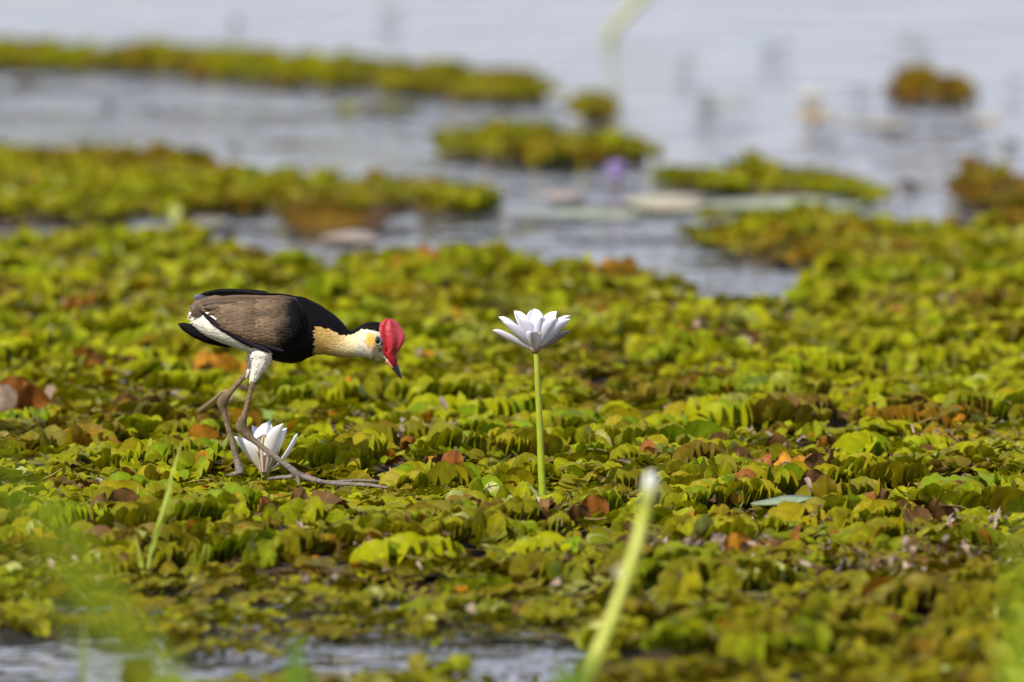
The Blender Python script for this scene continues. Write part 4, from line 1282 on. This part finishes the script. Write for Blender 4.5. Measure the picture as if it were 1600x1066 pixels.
# purple lily out on the water
pf = on(963, 294, 0)
pl_ = thing('water_lily', pf, 'out-of-focus purple water lily in the channel behind the mat', 'water lily')
top_ = at(963, 287, pf[1])
v, q = tube([pf + [0, 0, -.02], (pf + top_) / 2, top_], [.006, .007, .009], 10)
obj('stem', v, q, M_STEM, pl_, np.broadcast_to((.30, .19, .14), v.shape))
for ring_, (n_, el0, L_) in enumerate(((7, 62, .030), (6, 76, .032))):
    for k in range(n_):
        m1 = MB()
        az = 2 * math.pi * (k + .5 * ring_) / n_ + .3
        petal(m1, top_ + np.array([math.cos(az) * .004, math.sin(az) * .004, 0]), az, R(el0), L_, .017, .8, .3, (.40, .33, .50), (.34, .26, .56), lambda s, t: np.array((.33, .25, .52))[None, None] * np.ones((len(s), 1, 1)))
        m1.build('petal', M_PETAL, pl_)


def ellipse_pad(name, px_, py_, rx, rypx, col, label, cat, z=.004, parent=None, notch=.35, warp=.004, group=None, rot=0.0, mat=None, th_=.0012):
    """a floating round leaf: dished disc with a notch, real thickness"""
    c = on(px_, py_, z)
    ry = (on(px_, py_ - rypx, z)[1] - on(px_, py_ + rypx, z)[1]) / 2
    n, m = 28, 5
    a = np.linspace(notch / 2, 2 * math.pi - notch / 2, n) + rot
    r = np.linspace(.03, 1, m)
    g2 = np.random.default_rng(int(px_ * 3 + py_))
    wob = 1 + .06 * np.sin(a * 3 + g2.uniform(0, 6)) + .04 * np.sin(a * 5 + g2.uniform(0, 6))
    x = r[:, None] * np.cos(a)[None] * wob * rx; y = r[:, None] * np.sin(a)[None] * wob * ry
    zz = warp * (r[:, None] ** 2) * (.5 + .5 * np.sin(a * 2 + g2.uniform(0, 6)))[None] + .0015
    P = np.stack([x, y, zz], -1) + c
    Q = P - [0, 0, th_]
    V = np.concatenate([P, Q[::-1]]).reshape(-1, 3)
    cl = np.array(col) * (1 - .22 * (np.cos(a * 9) > .75)[None, :, None]) * np.ones((m, n, 3))
    cl[-1] *= .75
    o = obj(name, V, grid_quads(2 * m, n), mat or M_PAD, parent, np.concatenate([cl, cl[::-1] * .7]).reshape(-1, 3), loc=c if parent is None else None)
    if label: tag(o, label, cat, group)
    return o


# white lily far out
wf_ = on(1278, 178, 0)
wl_ = thing('water_lily', wf_, 'distant out-of-focus white water lily on open water at upper right', 'water lily', 'white water lilies')
t0 = at(1268, 168, wf_[1])
v, q = tube([wf_ + [0, 0, -.02], (wf_ + t0) / 2, t0], [.006, .006, .009], 8)
obj('stem', v, q, M_STEM, wl_, np.broadcast_to((.28, .18, .10), v.shape))
for k in range(11):
    m1 = MB(); az = 2 * math.pi * k / 11
    petal(m1, t0 + np.array([math.cos(az) * .004, math.sin(az) * .004, 0]), az, R(34 if k % 2 else 58), .032, .016, .7, .3, (.66, .64, .55), (.66, .66, .64))
    m1.build('petal', M_PETAL, wl_)

# floating pads
for a in [(1040, 319, .058, 13, (.42, .36, .22), 'long buff lily pad floating just right of the purple lily'),
          (1230, 322, .110, 9, (.30, .34, .20), 'long grey-green lily pad floating below the bright narrow fern mat'),
          (885, 309, .030, 6, (.42, .34, .27), 'pinkish dead lily pad floating left of the purple lily'),
          (905, 338, .090, 5, (.33, .38, .22), 'pale green sunken lily pad in the channel under the purple lily'),
          (1280, 182, .036, 6, (.45, .33, .13), 'tan lily pad under the distant white lily'),
          (1365, 194, .055, 4, (.42, .38, .26), 'cream strip of lily pad right of the distant white lily'),
          (1540, 190, .028, 5, (.44, .36, .20), 'small tan lily pad below the rusty orange fern clump'),
          (1592, 288, .030, 9, (.45, .38, .22), 'buff lily pad behind the rusty clump at the right edge'),
          (330, 348, .024, 8, (.22, .19, .12), 'grey-tan dead lily pad at the near rim of the left fern mat'),
          (548, 374, .040, 7, (.40, .32, .25), 'pinkish buff lily pad beside the big brown leaf near the left channel'),
          (1238, 790, .036, 7, (.20, .27, .11), 'smooth grey-green lily pad in the tiny puddle at right of the bud'),
          (1130, 162, .050, 4, (.34, .38, .30), 'faint green lily pad on far water above the bright narrow mat')]:
    ellipse_pad('lily_pad', a[0], a[1], a[2], a[3], a[4], a[5], 'lily pad', rot=random.uniform(-1, 1), z=.030 if a[0] == 1238 else .004)

# the big brown leaf at the channel and the orange leaf at the left edge stand up from the water
def curled(name, px_, py_, L, Wd, el, az, col, label, cat='dead leaf', bend=-.9, fold=.15):
    b = on(px_, py_, 0.0)
    vs, e_, m_, q_2 = leaf_shape(10, 9, fold, bend, .5, 1.0, .05, .4)
    az = R(az); el = R(el)
    X = np.array([math.cos(az) * math.cos(el), math.sin(az) * math.cos(el), math.sin(el)]); Y = np.array([-math.sin(az), math.cos(az), 0]); Z = np.cross(X, Y)
    P = b + vs[:, :1] * L * X + vs[:, 1:2] * Wd * Y + vs[:, 2:] * L * Z
    c = np.array(col) * (1 - .45 * e_[:, None]) * (1 + .3 * m_[:, None])
    n = len(P)
    V = np.concatenate([P, P - Z * .0012])
    return tag(obj(name, V, np.concatenate([q_2, q_2[:, ::-1] + n]), M_DEAD, None, np.concatenate([c, c]), loc=b), label, cat)


curled('dead_lily_leaf', 510, 362, .042, .125, 62, 95, (.14, .080, .006), 'big arched brown lily leaf standing at the channel left of the main mat', bend=1.0)
curled('dead_lily_leaf', 575, 362, .045, .050, 75, 60, (.05, .028, .012), 'dark brown curled leaf at the right end of the big arched brown leaf')
curled('dead_lily_leaf', 42, 334, .036, .030, 60, 30, (.42, .22, .05), 'small orange curled leaf on the water near the left edge')
curled('dead_lily_leaf', 32, 356, .026, .030, 40, 200, (.34, .24, .17), 'pinkish buff curled leaf below the small orange leaf at left')
curled('dead_lily_leaf', 1410, 296, .020, .030, 80, 20, (.05, .03, .03), 'dark upright leaf tip at the right end of the bright narrow mat')

# dark scraps floating far out, each alone on pale water
for px_, py_, rx, ry_, c_, lb in [
        (365, 34, .011, 12, (.06, .05, .03), 'dark stubby plant tip on far water at top left of the bird'),
        (610, 20, .020, 4, (.10, .14, .06), 'greenish flat scrap near the top edge above the far mat'),
        (365, 226, .013, 6, (.08, .07, .015), 'small dark fern scrap on the water above the broad left mat'),
        (456, 224, .007, 5, (.10, .10, .06), 'tiny grey scrap right of the small dark fern scrap'),
        (172, 166, .015, 6, (.07, .07, .06), 'grey-black scrap on water under the far mat, left'),
        (240, 170, .010, 5, (.08, .08, .07), 'second grey scrap on water under the far mat'),
        (1072, 97, .016, 4, (.16, .10, .07), 'reddish scrap on far water right of the leaning far stem'),
        (1103, 150, .014, 7, (.09, .07, .06), 'dark upturned scrap left of the distant white lily'),
        (1215, 73, .028, 3, (.12, .13, .12), 'long grey scrap on far water above the distant white lily'),
        (1430, 66, .032, 4, (.13, .15, .10), 'long grey-green scrap near the top right corner'),
        (1345, 142, .020, 3, (.12, .12, .11), 'grey scrap on the water left of the rusty orange clump'),
        (1295, 226, .010, 5, (.14, .14, .14), 'faint grey scrap above the bright narrow mat'),
        (1580, 222, .018, 5, (.10, .10, .08), 'dark scrap on the water near the right edge'),
        (1432, 290, .016, 7, (.08, .055, .02), 'dark brown scrap between the bright narrow mat and the rusty right clump'),
        (1585, 130, .012, 4, (.11, .11, .10), 'small grey scrap at right edge beyond the rusty orange clump'),
        (40, 130, .030, 10, (.06, .05, .03), 'dark matted scrap under the far mat at the left edge'),
        (1380, 212, .020, 3, (.15, .14, .12), 'thin grey scrap on water below the rusty orange clump')]:
    if ry_ > 4:
        y_ = on(px_, py_ + ry_ * .6)
        tag(curled('floating_scrap', px_, py_ + ry_ * .6, ry_ * 1.5 * y_[1] / FPX, rx * 1.7, 72, 40 + px_ % 90, c_, lb, 'plant scrap', bend=-.7), group='scraps floating on the far water')
    else:
        ellipse_pad('floating_scrap', px_, py_, rx, ry_ * .5, c_, lb, 'plant scrap', warp=.004, notch=.6, group='scraps floating on the far water', mat=M_DEAD)

# ------------------------------------------------------------------ stems and blades
def blade(mb_, pts, widths, n=18, face=(0, -1, 0), v_=.25):
    c = catmull(pts, n)
    T = np.gradient(c, axis=0); T /= np.linalg.norm(T, axis=1)[:, None]
    A = np.cross(T, np.array(face, float)); A /= np.linalg.norm(A, axis=1)[:, None] + 1e-9
    Nn = np.cross(A, T)
    wd = np.interp(np.linspace(0, 1, n), np.linspace(0, 1, len(widths)), widths)
    t = np.array([-1, -.5, 0, .5, 1])
    P = c[:, None] + A[:, None] * (wd[:, None] * t * .5)[..., None] + Nn[:, None] * (wd[:, None] * (np.abs(t) - .5) * v_)[..., None]
    Q = P - Nn[:, None] * .0004
    mb_.add(np.concatenate([P, Q[:, ::-1]], 1).reshape(-1, 3), grid_quads(n, 10, True))


def grass(label, blades, col, base, name='grass_plant', cat='grass'):
    r_ = thing(name, base, label, cat)
    for pts, wd in blades:
        m1 = MB(); blade(m1, pts, wd)
        v, q, _, _ = m1.get()
        t_ = vn(v[:, 0] * 3, v[:, 2], .02, 60)[:, None]
        obj('blade', v, q, M_BLADE, r_, np.array(col) * (.8 + .4 * t_))
    return r_


gy = 4.7
grass('very blurred grass plant arching up the left side, close to the camera', [
    ([at(400, 3000, gy), at(330, 1300, gy), at(262, 1080, gy), at(160, 925, gy), at(66, 800, gy), at(-30, 700, gy)], [.005, .008, .010, .010, .007, .002]),
    ([at(400, 3000, gy), at(262, 1300, gy), at(170, 1060, gy), at(70, 900, gy), at(-30, 790, gy)], [.003, .004, .005, .004, .002])], (.27, .37, .012), at(400, 3000, gy) * [1, 1, 0])
gy = 4.8
grass('very blurred grass blade up the right edge, close to the camera', [
    ([at(1550, 2500, gy), at(1578, 1300, gy), at(1588, 1060, gy), at(1594, 920, gy), at(1604, 790, gy)], [.005, .006, .007, .005, .002]),
    ([at(1560, 2500, gy), at(1600, 1300, gy), at(1606, 1060, gy), at(1622, 900, gy)], [.007, .008, .007, .002])], (.36, .50, .02), at(1555, 2500, gy) * [1, 1, 0])
g0 = on(226, 912, .01)
grass('thin blurred grass sprig in front of the bird at left', [
    ([g0, at(236, 860, g0[1]), at(256, 790, g0[1] + .02), at(272, 730, g0[1] + .04), at(284, 690, g0[1] + .05)], [.0016, .0026, .0024, .0018, .0005]),
    ([g0, at(220, 880, g0[1]), at(215, 855, g0[1]), at(210, 835, g0[1])], [.003, .004, .003, .0006]),
    ([g0 + [.002, 0, 0], at(240, 850, g0[1]), at(262, 790, g0[1] - .02), at(268, 750, g0[1] - .02)], [.003, .004, .003, .0006])], (.38, .46, .06), g0)
gy = 7.0
grass('short blurred green shoot at the bottom edge left of centre', [
    ([at(440, 1400, gy), at(455, 1100, gy), at(462, 1030, gy), at(470, 980, gy)], [.006, .010, .009, .002]),
    ([at(452, 1400, gy), at(480, 1100, gy), at(486, 1040, gy)], [.006, .008, .002])], (.13, .24, .012), at(445, 1400, gy) * [1, 1, 0])
gy = 7.9
grass('pale thin shoot standing in the front strip of water at left', [
    ([at(132, 1170, gy), at(128, 1080, gy), at(130, 1010, gy), at(133, 965, gy)], [.004, .005, .004, .0008])], (.26, .30, .12), at(132, 1170, gy) * [1, 1, 0])
gy = 7.0
grass('blurred green leaf shoots at the bottom beside the bud stem', [
    ([at(880, 1400, gy), at(892, 1150, gy), at(905, 1060, gy), at(925, 1020, gy)], [.008, .016, .014, .003]),
    ([at(870, 1400, gy), at(875, 1150, gy), at(880, 1075, gy), at(868, 1036, gy)], [.008, .012, .010, .003])], (.15, .26, .02), at(880, 1360, gy) * [1, 1, 0])
# stalk lying across the foot of the tall lily
r_ = thing('fallen_stalk', on(860, 800, .012), 'fallen green stalk with a brown end crossing the foot of the tall lily', 'stalk')
pth = catmull([on(762, 712, .020), on(790, 726, .026), on(820, 752, .026), on(850, 786, .018), on(884, 815, .010)], 20)
v, q = tube(pth, np.interp(np.linspace(0, 1, 20), [0, .5, 1], [.0014, .0022, .0015]), 8)
t_ = sstep(.55, .85, np.linspace(0, 1, 22)).repeat(8)[:, None]
obj('stalk', v, q, M_STEM, r_, np.array((.16, .22, .02)) * (1 - t_) + np.array((.12, .07, .05)) * t_)
b0 = on(808, 796, .008)
r_ = thing('lily_bud', b0, 'tiny pale green bud poking out left of the tall lily foot', 'lily bud')
v, q = tube(catmull([b0, at(814, 786, b0[1]), at(822, 777, b0[1]), at(827, 772, b0[1])], 12), np.interp(np.linspace(0, 1, 12), [0, .5, .85, 1], [.0030, .0036, .0036, .0010]), 10)
obj('bud_tip', v, q, M_STEM, r_, np.broadcast_to((.42, .44, .16), v.shape))
# bent stalk behind the rear ankle
s0 = B(126, 655, .10); s0b = on(300, 652, .01)
r_ = thing('bent_stalk', on(302, 654, .01), 'pinkish brown bent stalk behind the ankle of the bird', 'stalk')
q0 = on(302, 653, .012)
v, q = tube(catmull([q0, at(312, 644, q0[1] - .1), at(326, 634, q0[1] - .35), at(343, 620, q0[1] - .62), at(350, 614, q0[1] - .74), at(355, 612, q0[1] - .78)], 18), np.interp(np.linspace(0, 1, 18), [0, .2, 1], [.0026, .0036, .0026]), 8)
obj('stalk', v, q, M_STEM, r_, np.broadcast_to((.27, .17, .07), v.shape))
# tall far stem leaning right, mirrored in the water
f0 = on(948, 62, 0)
r_ = thing('lily_bud', f0, 'pale yellow-green stem leaning right at the top of the photo, mirrored in the far water', 'lily bud')
ends = [at(948, 62, f0[1]), at(975, 26, f0[1]), at(1004, -4, f0[1]), at(1030, -60, f0[1]), at(1048, -112, f0[1])]
v, q = tube(catmull([f0 + [0, 0, -.02]] + ends, 20), .0085, 8)
obj('stem', v, q, M_STEM, r_, np.broadcast_to((.36, .38, .10), v.shape))
v, q = tube([ends[-1], at(1052, -130, f0[1]), at(1054, -150, f0[1])], [.010, .014, .003], 10)
obj('bud_tip', v, q, M_PETAL, r_, np.broadcast_to((.6, .62, .4), v.shape))
